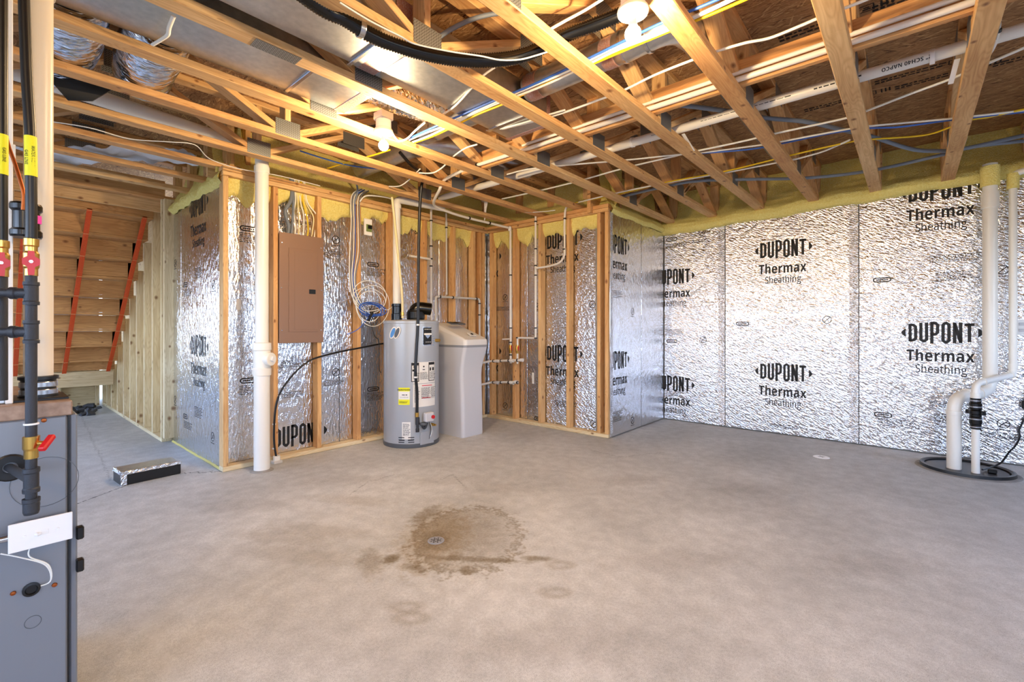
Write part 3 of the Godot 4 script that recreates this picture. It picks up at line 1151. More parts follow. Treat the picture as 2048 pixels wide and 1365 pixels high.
func build_foil_walls() -> void:
	var rx := Vector3.RIGHT
	var rz := Vector3.FORWARD
	# the long wall
	var wb := structure("wall_back", "long wall of shiny printed foil insulation boards with taped seams", "wall")
	boxp("concrete_wall", Vector3(0.5, 1.18, ZW - 0.12), Vector3(5.8, 2.34, 0.2), M.concrete, wb, 0.0)
	boxp("rim_board", Vector3(0.35, 2.56, ZW - 0.2), Vector3(6.1, 0.5, 0.04), w_(), wb, 0.0)
	var edges := [-2.295, -1.589, -0.381, 0.838, 2.057, 3.2]
	var bp := []
	for k in 5:
		bp.append(foil_sheet(wb, Vector3(edges[k], 0, ZW - 0.006), rx, edges[k + 1] - edges[k], 0.012, 2.36, M.foil, k))
		if k > 0:
			seam_tape(wb, Vector3(edges[k] - 0.036, 0, ZW - 0.006), rx, 0.02, 2.34)
	logo(bp[0], Vector3(-2.19, 1.745, ZW), 2, 7, "hermax", "heathing")
	logo(bp[0], Vector3(-2.19, 0.445, ZW), 2, 7, "hermax", "heathing")
	logo(bp[1], Vector3(-1.017, 1.952, ZW))
	logo(bp[1], Vector3(-1.017, 0.655, ZW))
	logo(bp[2], Vector3(0.194, 1.078, ZW))
	logo(bp[2], Vector3(0.194, 2.338, ZW))
	for p in [[1, -0.632, 1.201], [2, 0.567, 1.598], [2, 0.572, 0.332], [0, -1.842, 2.235], [0, -1.83, 0.983]]:
		print_at("symbol_print", slash_mesh(), M.ink, bp[p[0]], Vector3(p[1], p[2], ZW))
	for p in [[1, -1.406, 1.167], [2, -0.206, 1.569], [2, -0.199, 0.311], [0, -2.2, 2.2], [0, -2.2, 0.96]]:
		print_at("badge_print", pill_mesh(), M.ink, bp[p[0]], Vector3(p[1], p[2], ZW))
	for p in [[2, -0.24, 0.27, 0.30, 5, 1], [2, 0.12, 0.47, 0.30, 4, 2], [2, 0.15, 0.36, 0.22, 6, 3], [2, 0.42, 0.25, 0.35, 4, 4], [2, 0.12, 1.75, 0.34, 5, 2], [2, 0.16, 1.60, 0.26, 6, 3], [1, -1.17, 0.10, 0.36, 3, 5], [0, -1.95, 2.15, 0.2, 3, 5], [0, -2.28, 2.14, 0.3, 4, 6], [0, -2.28, 1.10, 0.24, 6, 3], [0, -2.28, 0.35, 0.2, 5, 3]]:
		print_at("fine_print", fine_mesh(p[3], p[4], 0.0065, p[5]), M.faint, bp[p[0]], Vector3(p[1], p[2], ZW))
	print_at("bar_code_print", fine_mesh(0.03, 9, 0.0025, 8), M.ink, bp[2], Vector3(-0.29, 1.2, ZW))
	foam_strip(wb, Vector3(-2.32, 0, ZW), Vector3(3.2, 0, ZW), [[0.0, 2.255], [0.035, 2.27], [0.065, 2.315], [0.06, 2.36], [0.02, 2.40], [-0.04, 2.47], [-0.10, 2.58], [-0.15, 2.80]], 0.022, 3, 1.0)
	# the return beside the alcove
	var wa := structure("wall_alcove_side", "narrow foil wall turning from the stud alcove to the long wall", "wall")
	boxp("concrete_wall", Vector3(XA - 0.115, 1.16, -4.92), Vector3(0.2, 2.3, 1.36), M.concrete, wa, 0.0)
	boxp("rim_board", Vector3(XA - 0.21, 2.56, -4.95), Vector3(0.04, 0.5, 1.7), w_(), wa, 0.0)
	var sa1 := foil_sheet(wa, Vector3(XA - 0.006, 0, -4.165), rz, 0.71, 0.012, 2.32, M.foil2, 6)
	var sa2 := foil_sheet(wa, Vector3(XA - 0.006, 0, -4.876), rz, 0.63, 0.012, 2.32, M.foil2, 7)
	logo(sa1, Vector3(XA, 1.985, -4.32), 2, 7, "ermax", "heathing")
	logo(sa1, Vector3(XA, 0.785, -4.32), 2, 7, "ermax", "heathing")
	print_at("symbol_print", slash_mesh(), M.ink, sa1, Vector3(XA, 1.30, -4.66))
	print_at("symbol_print", slash_mesh(), M.ink, sa1, Vector3(XA, 0.11, -4.66))
	print_at("fine_print", fine_mesh(0.22, 6, 0.0065, 3), M.faint, sa1, Vector3(XA, 1.5, -4.20))
	print_at("fine_print", fine_mesh(0.22, 8, 0.0065, 2), M.faint, sa1, Vector3(XA, 0.25, -4.20))
	foam_strip(wa, Vector3(XA, 0, -4.17), Vector3(XA, 0, -5.5), [[0.0, 2.29], [0.02, 2.305], [0.035, 2.33], [0.0, 2.37], [-0.06, 2.45], [-0.12, 2.60], [-0.14, 2.80]], 0.02, 5)
	seam_tape(wa, Vector3(XA - 0.006, 0, -4.19), rz, 0.05, 2.3, 0.05)
	# foil behind the alcove studs
	var wf := structure("wall_alcove_front", "stud wall of the alcove in front of crinkled foil boards", "wall")
	boxp("concrete_wall", Vector3(-3.29, 1.16, ZC - 0.22), Vector3(1.88, 2.3, 0.2), M.concrete, wf, 0.0)
	boxp("rim_board", Vector3(-3.32, 2.58, ZC - 0.32), Vector3(1.96, 0.45, 0.04), w_(), wf, 0.0)
	var f1 := foil_sheet(wf, Vector3(-4.11, 0, ZC - 0.106), rx, 0.665, 0.012, 2.3, M.foil2, 3)
	var f2 := foil_sheet(wf, Vector3(-3.445, 0, ZC - 0.106), rx, 1.13, 0.012, 2.3, M.foil, 4)
	logo(f2, Vector3(-2.942, 2.105, ZC - 0.1))
	logo(f2, Vector3(-2.942, 0.835, ZC - 0.1))
	logo(f1, Vector3(-4.13, 2.02, ZC - 0.1), 7, 7, "x", "")
	logo(f1, Vector3(-4.13, 0.83, ZC - 0.1), 7, 7, "x", "")
	for p in [[-3.80, 1.50], [-3.80, 0.16]]:
		print_at("symbol_print", slash_mesh(), M.ink, f1, Vector3(p[0], p[1], ZC - 0.1))
	for p in [[-2.56, 1.37], [-2.55, 0.10], [-3.3, 1.37]]:
		print_at("symbol_print", slash_mesh(), M.ink, f2, Vector3(p[0], p[1], ZC - 0.1))
	print_at("badge_print", pill_mesh(), M.ink, f2, Vector3(-3.28, 0.06, ZC - 0.1))
	print_at("fine_print", fine_mesh(0.3, 5, 0.0065, 2), M.faint, f2, Vector3(-3.05, 0.30, ZC - 0.1))
	print_at("fine_print", fine_mesh(0.3, 4, 0.0065, 3), M.faint, f1, Vector3(-3.95, 1.38, ZC - 0.1))
	boxp("delivery_label", Vector3(-3.36, 0.53, ZC - 0.099), Vector3(0.03, 0.13, 0.001), M.paper, wf, 0.0)
	foam_strip(wf, Vector3(-4.25, 0, ZC - 0.13), Vector3(-2.29, 0, ZC - 0.13), [[0.02, 2.34], [0.03, 2.38], [-0.02, 2.45], [-0.08, 2.58], [-0.12, 2.80]], 0.02, 6)
	# foil behind the utility studs
	var wu := structure("wall_utility", "stud wall behind the water heater with foil boards in its bays", "wall")
	boxp("concrete_wall", Vector3(XP - 0.215, 1.16, -2.83), Vector3(0.2, 2.3, 3.0), M.concrete, wu, 0.0)
	boxp("rim_board", Vector3(XP - 0.31, 2.58, -2.8), Vector3(0.04, 0.45, 3.2), w_(), wu, 0.0)
	var u1 := foil_sheet(wu, Vector3(XP - 0.106, 0, -1.235), rz, 1.0, 0.012, 2.3, M.foil2, 1)
	var u2 := foil_sheet(wu, Vector3(XP - 0.106, 0, -2.235), rz, 1.22, 0.012, 2.3, M.foil2, 2)
	var u3 := foil_sheet(wu, Vector3(XP - 0.106, 0, -3.455), rz, 0.80, 0.012, 2.3, M.foil2, 3)
	var xf := XP - 0.1
	logo(u1, Vector3(xf, 0.17, -1.85), 1, 7, "", "")
	word("kind_print", text_mesh("Sheathing", 0.076), u2, Vector3(xf, 2.215, -3.05), Vector2(0.10, 0.0), Vector2(0.71, 0.95))
	for p in [[-2.2, 1.956], [-2.2, 0.70]]:
		print_at("symbol_print", slash_mesh(), M.ink, u1, Vector3(xf, p[1], p[0]))
	for p in [[1, -1.44, 1.936], [1, -1.44, 0.687], [2, -2.60, 1.763], [2, -2.60, 0.502]]:
		var sh: MeshInstance3D = u1 if p[0] == 1 else u2
		print_at("badge_print", pill_mesh(), M.ink, sh, Vector3(xf, p[2], p[1]))
		print_at("fine_print", fine_mesh(0.2, 6, 0.0065, 6), M.faint, sh, Vector3(xf, p[2] - 0.045, p[1] + 0.07))
	for p in [[1, -1.66, 0.83, 0.3, 5, 2], [1, -1.66, 2.07, 0.3, 3, 2], [1, -2.08, 0.62, 0.2, 4, 3], [1, -2.08, 1.84, 0.2, 4, 3], [1, -1.7, 0.55, 0.2, 4, 5]]:
		print_at("fine_print", fine_mesh(p[3], p[4], 0.0065, p[5]), M.faint, u1 if p[0] == 1 else u2, Vector3(xf, p[2], p[1]))
	boxp("delivery_label", Vector3(xf + 0.001, 1.31, -1.365), Vector3(0.001, 0.09, 0.035), M.paper, wu, 0.0)
	foam_strip(wu, Vector3(XP - 0.13, 0, -1.2), Vector3(XP - 0.13, 0, -4.3), [[0.02, 2.34], [0.03, 2.38], [-0.02, 2.45], [-0.08, 2.58], [-0.12, 2.80]], 0.02, 7)
	# the foil end beyond the corner post
	var we := structure("wall_utility_end", "foil-faced wall end between the corner post and the stair studs", "wall")
	boxp("concrete_wall", Vector3(-4.90, 1.16, -1.35), Vector3(1.46, 2.3, 0.2), M.concrete, we, 0.0)
	boxp("rim_board", Vector3(-5.14, 2.58, -1.46), Vector3(1.9, 0.45, 0.04), w_(), we, 0.0)
	var e1 := foil_sheet(we, Vector3(-5.52, 0, -1.241), rx, 0.30, 0.012, 2.26, M.foil2, 8)
	var e2 := foil_sheet(we, Vector3(-5.22, 0, -1.241), rx, 1.16, 0.012, 2.26, M.foil2, 9)
	logo(e2, Vector3(-4.69, 2.19, -1.235))
	logo(e2, Vector3(-4.68, 0.965, -1.235))
	for p in [[2, -4.29, 1.471], [2, -4.31, 0.23], [1, -5.42, 1.75], [1, -5.42, 0.42]]:
		print_at("symbol_print", slash_mesh(), M.ink, e1 if p[0] == 1 else e2, Vector3(p[1], p[2], -1.235))
	for p in [[-5.08, 1.52], [-5.08, 0.30]]:
		print_at("badge_print", pill_mesh(), M.ink, e2, Vector3(p[0], p[1], -1.235))
		print_at("fine_print", fine_mesh(0.26, 5, 0.0065, 2), M.faint, e2, Vector3(p[0] - 0.05, p[1] - 0.05, -1.235))
		print_at("fine_print", fine_mesh(0.22, 7, 0.0065, 3), M.faint, e2, Vector3(p[0] + 0.28, p[1] + 0.12, -1.235))
	foam_strip(we, Vector3(-5.55, 0, -1.235), Vector3(-4.06, 0, -1.235), [[0.0, 2.235], [0.012, 2.245], [0.03, 2.28], [0.02, 2.32], [-0.02, 2.37], [-0.06, 2.46], [-0.11, 2.60], [-0.14, 2.80]], 0.028, 8)
	foam_strip(we, Vector3(-5.5, 0, -1.235), Vector3(-4.04, 0, -1.235), [[0.012, 0.0], [0.012, 0.006], [0.004, 0.012], [0.0, 0.014]], 0.006, 9)


# ------------------------------------------------------------------ stud walls

func build_stud_walls() -> void:
	var wu := get_node("wall_utility")
	boxp("sole_plate", Vector3(XP - 0.0445, 0.02, -2.69), Vector3(0.089, 0.038, 2.94), M.pale, wu, 0.004, 1)
	boxp("top_plate", Vector3(XP - 0.0445, 2.325, -2.69), Vector3(0.089, 0.038, 2.94), w_(), wu, 0.004, 2)
	boxp("top_plate", Vector3(XP - 0.0445, 2.365, -2.69), Vector3(0.089, 0.038, 2.94), w_(), wu, 0.004, 3)
	boxp("corner_block", Vector3(XP - 0.16, 1.2, -4.24), Vector3(0.08, 2.38, 0.16), M.concrete, wu, 0.0)
	var us := [-1.241, -1.613, -1.990, -2.385, -2.757, -3.19, -3.61, -3.935, -4.10]
	for k in us.size():
		boxp("stud", Vector3(XP - 0.0445, 1.172, us[k]), Vector3(0.089, 2.264, 0.038), w_(), wu, 0.003, k)
		if k < us.size() - 2:
			foam_patch(wu, Vector3(XP - 0.098, 0, us[k] - 0.017), Vector3.FORWARD, absf(us[k + 1] - us[k]) - 0.034, 2.308, 0.17, 0.05, 20 + k)
	boxp("corner_stud", Vector3(XP - 0.0445, 1.172, -4.04), Vector3(0.089, 2.264, 0.038), w_(), wu, 0.003, 4)
	var wf := get_node("wall_alcove_front")
	boxp("sole_plate", Vector3(-3.165, 0.02, ZC - 0.0445), Vector3(1.70, 0.038, 0.089), M.pale, wf, 0.004, 5)
	boxp("top_plate", Vector3(-3.165, 2.325, ZC - 0.0445), Vector3(1.70, 0.038, 0.089), w_(), wf, 0.004, 6)
	boxp("top_plate", Vector3(-3.165, 2.365, ZC - 0.0445), Vector3(1.70, 0.038, 0.089), w_(), wf, 0.004, 7)
	var fs := [-3.955, -3.575, -3.19, -2.806, -2.425, -2.335]
	for k in fs.size():
		boxp("stud", Vector3(fs[k], 1.172, ZC - 0.0445), Vector3(0.038 if k != 5 else 0.04, 2.264, 0.089), w_(), wf, 0.003, k + 3)
		if k < 4:
			foam_patch(wf, Vector3(fs[k] + 0.018, 0, ZC - 0.098), Vector3.RIGHT, fs[k + 1] - fs[k] - 0.036, 2.308, 0.21 - 0.02 * k, 0.055, 40 + k)
	# stair side wall: studs cut to the slope of the stairs
	var ws := structure("wall_stair", "pale stud wall with stud heights stepping down under the stairs", "wall")
	boxp("sole_plate", Vector3(-7.23, 0.02, -1.195), Vector3(3.38, 0.038, 0.089), M.pale, ws, 0.004, 2)
	var xs := [-5.56, -5.92, -6.29, -6.66, -7.02, -7.39, -7.79, -8.22, -8.55, -8.88]
	for k in xs.size():
		var top: float = 2.385 if k == 0 else minf(0.60 + 0.735 * (xs[k] + 8.257), 2.36)
		if k > 7:
			top = 0.40
		boxp("stud", Vector3(xs[k], 0.039 + (top - 0.039) * 0.5, -1.195), Vector3(0.038, top - 0.039, 0.089), M.pale, ws, 0.003, k)
		if k == 0:
			boxp("stud", Vector3(xs[k] + 0.055, 1.21, -1.20), Vector3(0.06, 2.34, 0.08), M.pale, ws, 0.003, 5)
	boxp("sheathing", Vector3(-7.6, 1.2, -1.255), Vector3(4.1, 2.4, 0.02), M.pale, ws, 0.0, 6)


func stair_low(x: float) -> float:
	return 0.53 + 0.815 * x      # lower edge of the stringers, x counted from the foot


func build_stairs() -> void:
	var st := thing("staircase", "underside of wooden stairs with orange-edged stringers above a low landing", "staircase", Vector3(-7.9, 0, -0.66))
	var run := 0.233
	var rise := 0.19
	var n := 9
	for zi in 3:
		var z: float = [-0.41, 0.0, 0.41][zi]
		var poly := PackedVector2Array([Vector2(0.05, 0.575)])
		for k in n:
			var yk: float = 0.70 + k * rise
			poly.append(Vector2(k * run + 0.0 if k > 0 else 0.05, yk))
			poly.append(Vector2((k + 1) * run, yk))
		poly.append(Vector2(n * run, stair_low(n * run)))
		var cut := PackedVector2Array()
		cut.append(Vector2(0.05, 0.575))
		for q in range(1, poly.size()):
			cut.append(poly[q])
		var s := part("stringer", poly_mesh([cut], 0.038), w_(), st, Vector3(0, 0, z - 0.019))
		var a := Vector3(0.05, stair_low(0.05), z)
		var b := Vector3(n * run, stair_low(n * run), z)
		var e := part("stringer_edge", box_mesh(Vector3((b - a).length(), 0.012, 0.04), 0.002), M.orange, s, (a + b) * 0.5 - Vector3(0, 0.008, z - 0.019))
		e.rotation = Vector3(0, 0, atan2(b.y - a.y, b.x - a.x))
	for k in n:
		var yk: float = 0.70 + k * rise
		boxp("tread", Vector3((k + 0.5) * run - 0.015, yk + 0.014, 0), Vector3(run + 0.03, 0.026, 0.96), M.tread, st, 0.003, k)
		boxp("riser", Vector3((k + 1) * run - 0.01, yk + rise * 0.5 + 0.013, 0.0), Vector3(0.02, rise - 0.03, 0.96), M.tread, st, 0.002, k + 4)
	boxp("bottom_riser", Vector3(0.012, 0.64, 0), Vector3(0.02, 0.115, 0.96), M.tread, st, 0.002, 2)
	var ld := thing("stair_landing", "pale timber beam carrying the low stair landing above dark debris", "landing", Vector3(-7.9, 0, -0.6))
	boxp("front_beam", Vector3(0.0, 0.478, 0.05), Vector3(0.04, 0.19, 1.16), M.pale, ld, 0.004, 3)
	boxp("deck", Vector3(-0.55, 0.60, 0.05), Vector3(1.14, 0.02, 1.16), M.pale, ld, 0.002, 4)
	for z in [-0.5, -0.1, 0.3]:
		boxp("post", Vector3(-1.05, 0.29, z), Vector3(0.09, 0.58, 0.038), M.pale, ld, 0.003, 5)
	boxp("back_panel", Vector3(-1.12, 0.29, 0.05), Vector3(0.02, 0.58, 1.16), M.pale, ld, 0.0, 6)
	var hd := thing("stair_header", "wide wooden header board across the top of the stairs", "header", Vector3(-5.74, 2.29, -0.4))
	boxp("header_board", Vector3(0, 0.16, 0), Vector3(0.04, 0.32, 1.64), w_(), hd, 0.004, 7)
	boxp("ledger", Vector3(-0.04, 0.12, 0), Vector3(0.04, 0.2, 1.6), w_(), hd, 0.004, 8)


# ------------------------------------------------------------------ floor trusses

func plate_material() -> StandardMaterial3D:
	var im := Image.create(128, 128, false, Image.FORMAT_RGB8)
	im.fill(Color(0.56, 0.57, 0.57))
	for y in 16:
		for x in 8:
			im.fill_rect(Rect2i(x * 16 + 3 + (y % 2) * 6, y * 8 + 2, 4, 5), Color(0.22, 0.20, 0.18))
	var m := std(Color.WHITE, 0.42, 0.7)
	m.albedo_texture = ImageTexture.create_from_image(im)
	m.uv1_scale = Vector3(9, 9, 1)
	return m


func build_trusses() -> void:
	M.nail = plate_material()
	var ordinal := ["first", "second", "third", "fourth", "fifth", "sixth", "seventh", "eighth", "ninth", "tenth", "eleventh", "twelfth", "thirteenth"]
	for n in range(-5, 13):
		var x := X0 - n * S + 0.0445
		var ze := -5.62
		if n >= 9:
			ze = -1.37
		elif n >= 6:
			ze = -4.44
		var z0 := 3.05
		if n >= 4 and n <= 12:
			z0 = 2.9
		var lab := ""
		if n < 0:
			lab = "wooden floor truss out of view, %s past the right edge" % ordinal[-n - 1]
		else:
			lab = "open-web wooden floor truss, %s bottom chord counting from the right of the picture" % ordinal[n]
		var t := thing("floor_truss", lab, "truss", Vector3(x, CH, 0), "floor trusses overhead")
		boxp("bottom_chord", Vector3(0, 0.019, (z0 + ze) * 0.5), Vector3(0.089, 0.038, z0 - ze), w_(), t, 0.004, n + 6)
		boxp("top_chord", Vector3(0, SUB - CH - 0.02, (z0 + ze) * 0.5), Vector3(0.089, 0.038, z0 - ze), w_(), t, 0.004, n + 9)
		var top := SUB - CH - 0.04
		for k in range(-3, 3):
			var zb := -1.335 + k * 1.524
			if zb > z0 - 0.1 or zb < ze + 0.1:
				continue
			board("web", Vector3(0, 0.036, zb), Vector3(0, top, zb), 0.089, 0.038, Vector3.RIGHT, w_(), t)
			if zb + 0.78 < z0:
				board("web", Vector3(0, 0.045, zb + 0.06), Vector3(0, top, zb + 0.70), 0.089, 0.038, Vector3.RIGHT, w_(), t)
			if zb - 0.78 > ze:
				board("web", Vector3(0, 0.045, zb - 0.06), Vector3(0, top, zb - 0.70), 0.089, 0.038, Vector3.RIGHT, w_(), t)
			for s in [-1.0, 1.0]:
				boxp("nail_plate", Vector3(0.0455 * s, 0.058, zb), Vector3(0.0016, 0.105, 0.16), M.nail, t, 0.0)
				if zb - 0.78 > ze:
					boxp("nail_plate", Vector3(0.0455 * s, top - 0.02, zb - 0.762), Vector3(0.0016, 0.10, 0.2), M.nail, t, 0.0)
		if n <= 5:
			board("web", Vector3(0, 0.04, -4.49), Vector3(0, top, -4.85), 0.089, 0.038, Vector3.RIGHT, w_(), t)
			board("web", Vector3(0, 0.04, ze + 0.16), Vector3(0, top, -4.90), 0.089, 0.038, Vector3.RIGHT, w_(), t)
		board("web", Vector3(0, 0.036, ze + 0.07), Vector3(0, top, ze + 0.07), 0.089, 0.06, Vector3.RIGHT, w_(), t)
		if n == 5:
			var p := Vector3(-2.220, 2.387, -0.887)
			boxp("splice_plate", Vector3(0, -0.001, p.z), Vector3(0.075, 0.0016, 0.20), M.nail, t, 0.0)
	var sb := thing("strongback_board", "orange timber strongback running through the trusses beside two white pipes", "board", Vector3(0, 2.427, -2.70))
	boxp("plank", Vector3(-0.2, 0.0715, 0), Vector3(5.4, 0.14, 0.038), M.wood[1], sb, 0.004, 3)


# ------------------------------------------------------------------ ducts

func corrugated(called: String, pts: Array, r: float, amp: float, pitch: float, mat: Material, parent: Node, sides := 18) -> MeshInstance3D:
	var sm := smooth(pts, 24)
	var dense := PackedVector3Array()
	var step := pitch / 6.0
	for k in sm.size() - 1:
		var n := maxi(int(sm[k].distance_to(sm[k + 1]) / step), 1)
		for j in n:
			dense.append(sm[k].lerp(sm[k + 1], float(j) / n))
	dense.append(sm[sm.size() - 1])
	var mb := MB.new()
	add_tube(mb, dense, r, sides, 1.0, amp, pitch)
	return part(called, mb.mesh(), mat, parent)


func build_ducts() -> void:
	var d1 := thing("sheet_metal_duct", "grey rectangular sheet metal duct at the upper left between two trusses", "duct", Vector3(-2.445, 2.44, 0.2))
	boxp("duct_body", Vector3(0, 0.11, 0), Vector3(0.375, 0.22, 3.3), M.galv, d1, 0.004)
	boxp("drive_cleat", Vector3(0, 0.0, -1.31), Vector3(0.385, 0.016, 0.022), M.steel, d1, 0.003)
	boxp("seal_tape", Vector3(0, 0.108, -1.625), Vector3(0.381, 0.222, 0.07), M.red_tape, d1, 0.003)
	boxp("seal_tape", Vector3(0, 0.108, -0.02), Vector3(0.381, 0.222, 0.07), M.red_tape, d1, 0.003)
	boxp("duct_end", Vector3(0, 0.13, -1.66), Vector3(0.30, 0.15, 0.03), M.galv, d1, 0.004)
	var d2 := thing("sheet_metal_duct", "shiny rectangular duct under the black corrugated hose with red-printed tape", "duct", Vector3(-1.94, 2.435, 0.4))
	boxp("duct_body", Vector3(0, 0.11, 0), Vector3(0.325, 0.22, 3.2), M.galv, d2, 0.004)
	boxp("drive_cleat", Vector3(-0.005, 0.0, -1.60), Vector3(0.36, 0.016, 0.022), M.steel, d2, 0.003)
	boxp("seal_tape", Vector3(-0.01, 0.105, -1.69), Vector3(0.345, 0.205, 0.11), M.red_tape, d2, 0.003)
	boxp("collar", Vector3(-0.005, 0.105, -1.62), Vector3(0.335, 0.21, 0.05), M.galv, d2, 0.003)
	boxp("branch_body", Vector3(-0.02, 0.105, -2.28), Vector3(0.355, 0.20, 1.10), M.galv, d2, 0.02)
	boxp("seal_tape", Vector3(-0.02, 0.105, -2.815), Vector3(0.36, 0.203, 0.04), M.red_tape, d2, 0.003)
	boxp("strap", Vector3(-0.02, 0.002, -2.62), Vector3(0.37, 0.006, 0.03), M.steel, d2, 0.001)
	var fx := thing("flexible_duct", "crinkled foil flexible duct running on from the taped duct end", "flexible duct", Vector3.ZERO)
	corrugated("duct_jacket", [Vector3(-2.45, 2.57, -1.49), Vector3(-2.44, 2.56, -1.7), Vector3(-2.43, 2.57, -1.85), Vector3(-2.41, 2.58, -2.02)], 0.088, 0.004, 0.03, M.flexfoil, fx)
	var fa := thing("flexible_duct", "foil insulated flexible duct sagging at far upper left, nearer of two", "flexible duct", Vector3.ZERO)
	corrugated("duct_jacket", [Vector3(-2.66, 2.575, -0.24), Vector3(-2.9, 2.55, -0.26), Vector3(-3.2, 2.56, -0.27), Vector3(-3.55, 2.57, -0.25)], 0.135, 0.003, 0.028, M.flexfoil, fa, 24)
	var pm := poly_mesh([PackedVector2Array([Vector2(0, 0), Vector2(0.34, 0.02), Vector2(0.20, -0.11), Vector2(0.10, -0.13)])], 0.012)
	part("jacket_flap", pm, M.black, fa, Vector3(-3.42, 2.465, -0.20), Vector3(0.2, 1.25, 0))
	var fb := thing("flexible_duct", "foil insulated flexible duct sagging at upper left, farther of two", "flexible duct", Vector3.ZERO)
	corrugated("duct_jacket", [Vector3(-2.66, 2.575, -0.56), Vector3(-2.9, 2.55, -0.57), Vector3(-3.12, 2.555, -0.58), Vector3(-3.42, 2.60, -0.62)], 0.135, 0.003, 0.028, M.flexfoil, fb, 24)
	# round branch ducts
	var r1 := thing("round_duct", "round galvanized duct with an elbow beneath the near light bulb", "duct", Vector3.ZERO)
	tube("duct_run", [Vector3(-1.76, 2.575, -2.18), Vector3(-1.12, 2.575, -2.18)], 0.076, M.galv, r1, 28)
	pipe("elbow", [Vector3(-1.12, 2.575, -2.18), Vector3(-0.86, 2.59, -2.18), Vector3(-0.86, 2.66, -2.5)], 0.078, 0.2, M.galv, r1, 28)
	tube("long_run", [Vector3(-0.86, 2.65, -2.46), Vector3(-0.87, 2.665, -2.7), Vector3(-0.87, 2.66, -4.95)], 0.076, M.galv, r1, 28)
	for p in [[-1.12, -2.18, 1.0, 0.0], [-0.99, -2.18, 1.0, 0.1]]:
		ring_along("bead", Vector3(p[0], 2.575, p[1]), Vector3(p[2], 0, 0), 0.07, 0.081, 0.016, M.steel, r1, 28)
	ring_along("seal_tape", Vector3(-1.70, 2.575, -2.18), Vector3.RIGHT, 0.07, 0.0785, 0.09, M.red_tape, r1, 28)
	ring_along("seal_tape", Vector3(-1.20, 2.575, -2.18), Vector3.RIGHT, 0.07, 0.0785, 0.07, M.red_tape, r1, 28)
	ring_along("bead", Vector3(-0.869, 2.662, -4.05), Vector3.FORWARD, 0.07, 0.081, 0.03, M.steel, r1, 28)
	var r2 := thing("round_duct", "short round galvanized duct beside the far light bulb", "duct", Vector3.ZERO)
	tube("duct_run", [Vector3(-2.72, 2.565, -2.16), Vector3(-2.10, 2.565, -2.16)], 0.076, M.galv, r2, 28)
	ring_along("bead", Vector3(-2.60, 2.565, -2.16), Vector3.RIGHT, 0.07, 0.081, 0.016, M.steel, r2, 28)
	lathe("end_cap", [[0.0, -0.01], [0.078, -0.01], [0.078, 0.01], [0.0, 0.012]], M.galv, r2, Vector3(-2.72, 2.565, -2.16), Vector3(0, 0, PI / 2), 28)
	var r3 := thing("round_duct", "dull galvanized round duct at the far left behind the far bulb", "duct", Vector3.ZERO)
	pipe("duct_run", [Vector3(-3.95, 2.62, -2.35), Vector3(-3.0, 2.62, -2.35), Vector3(-2.75, 2.62, -2.7), Vector3(-2.75, 2.62, -3.4)], 0.076, 0.2, M.galv, r3, 24)
	# ribbed condensate hose
	var bh := thing("corrugated_hose", "black corrugated hose looping under the trusses to the near bulb", "hose", Vector3.ZERO)
	corrugated("hose_body", [Vector3(-1.655, 2.42, -0.35), Vector3(-1.774, 2.400, -0.840), Vector3(-1.753, 2.385, -0.975), Vector3(-1.730, 2.360, -1.088), Vector3(-1.678, 2.345, -1.217), Vector3(-1.582, 2.343, -1.394), Vector3(-1.470, 2.355, -1.539), Vector3(-1.369, 2.400, -1.670), Vector3(-1.210, 2.470, -1.768), Vector3(-1.063, 2.500, -1.832), Vector3(-0.872, 2.520, -1.885)], 0.030, 0.0024, 0.0115, M.black_gloss, bh, 14)
	var hp := Vector3(-1.742, 2.372, -1.041)
	ring_along("strap", hp, Vector3(0.15, 0, -1), 0.03, 0.037, 0.022, M.steel, bh)
	# white jacketed insulation lying across the left trusses
	var wj := thing("insulation_sheet", "crumpled white plastic-faced insulation tucked above the left trusses", "insulation", Vector3.ZERO)
	var n := FastNoiseLite.new()
	n.seed = 77
	n.frequency = 2.2
	var mb := MB.new()
	for c in 40:
		for r in 24:
			var f := c / 39.0
			var g := r / 23.0 - 0.5
			var wd := 0.26 + 0.10 * n.get_noise_1d(f * 3.0)
			var x := lerpf(-5.12, -4.22, f) + g * wd * 0.75
			var z := lerpf(-0.25, -1.12, f) + g * wd
			var y := 2.465 + 0.05 * n.get_noise_2d(x, z) + 0.03 * n.get_noise_2d(x * 3.0, z * 3.0)
			mb.vert(Vector3(x, maxf(y, 2.432), z), Vector3.ZERO, Vector2(x, z))
	grid_faces(mb, 40, 24, Vector3.DOWN)
	part("facing", mb.mesh(), M.batt, wj)


# ------------------------------------------------------------------ pipes overhead and on the studs

func clip(at: Vector3, dir: Vector3, r: float, parent: Node, mat: Material = null) -> void:
	ring_along("clip", at, dir, r * 0.9, r * 1.45, 0.014, M.black if mat == null else mat, parent, 12)


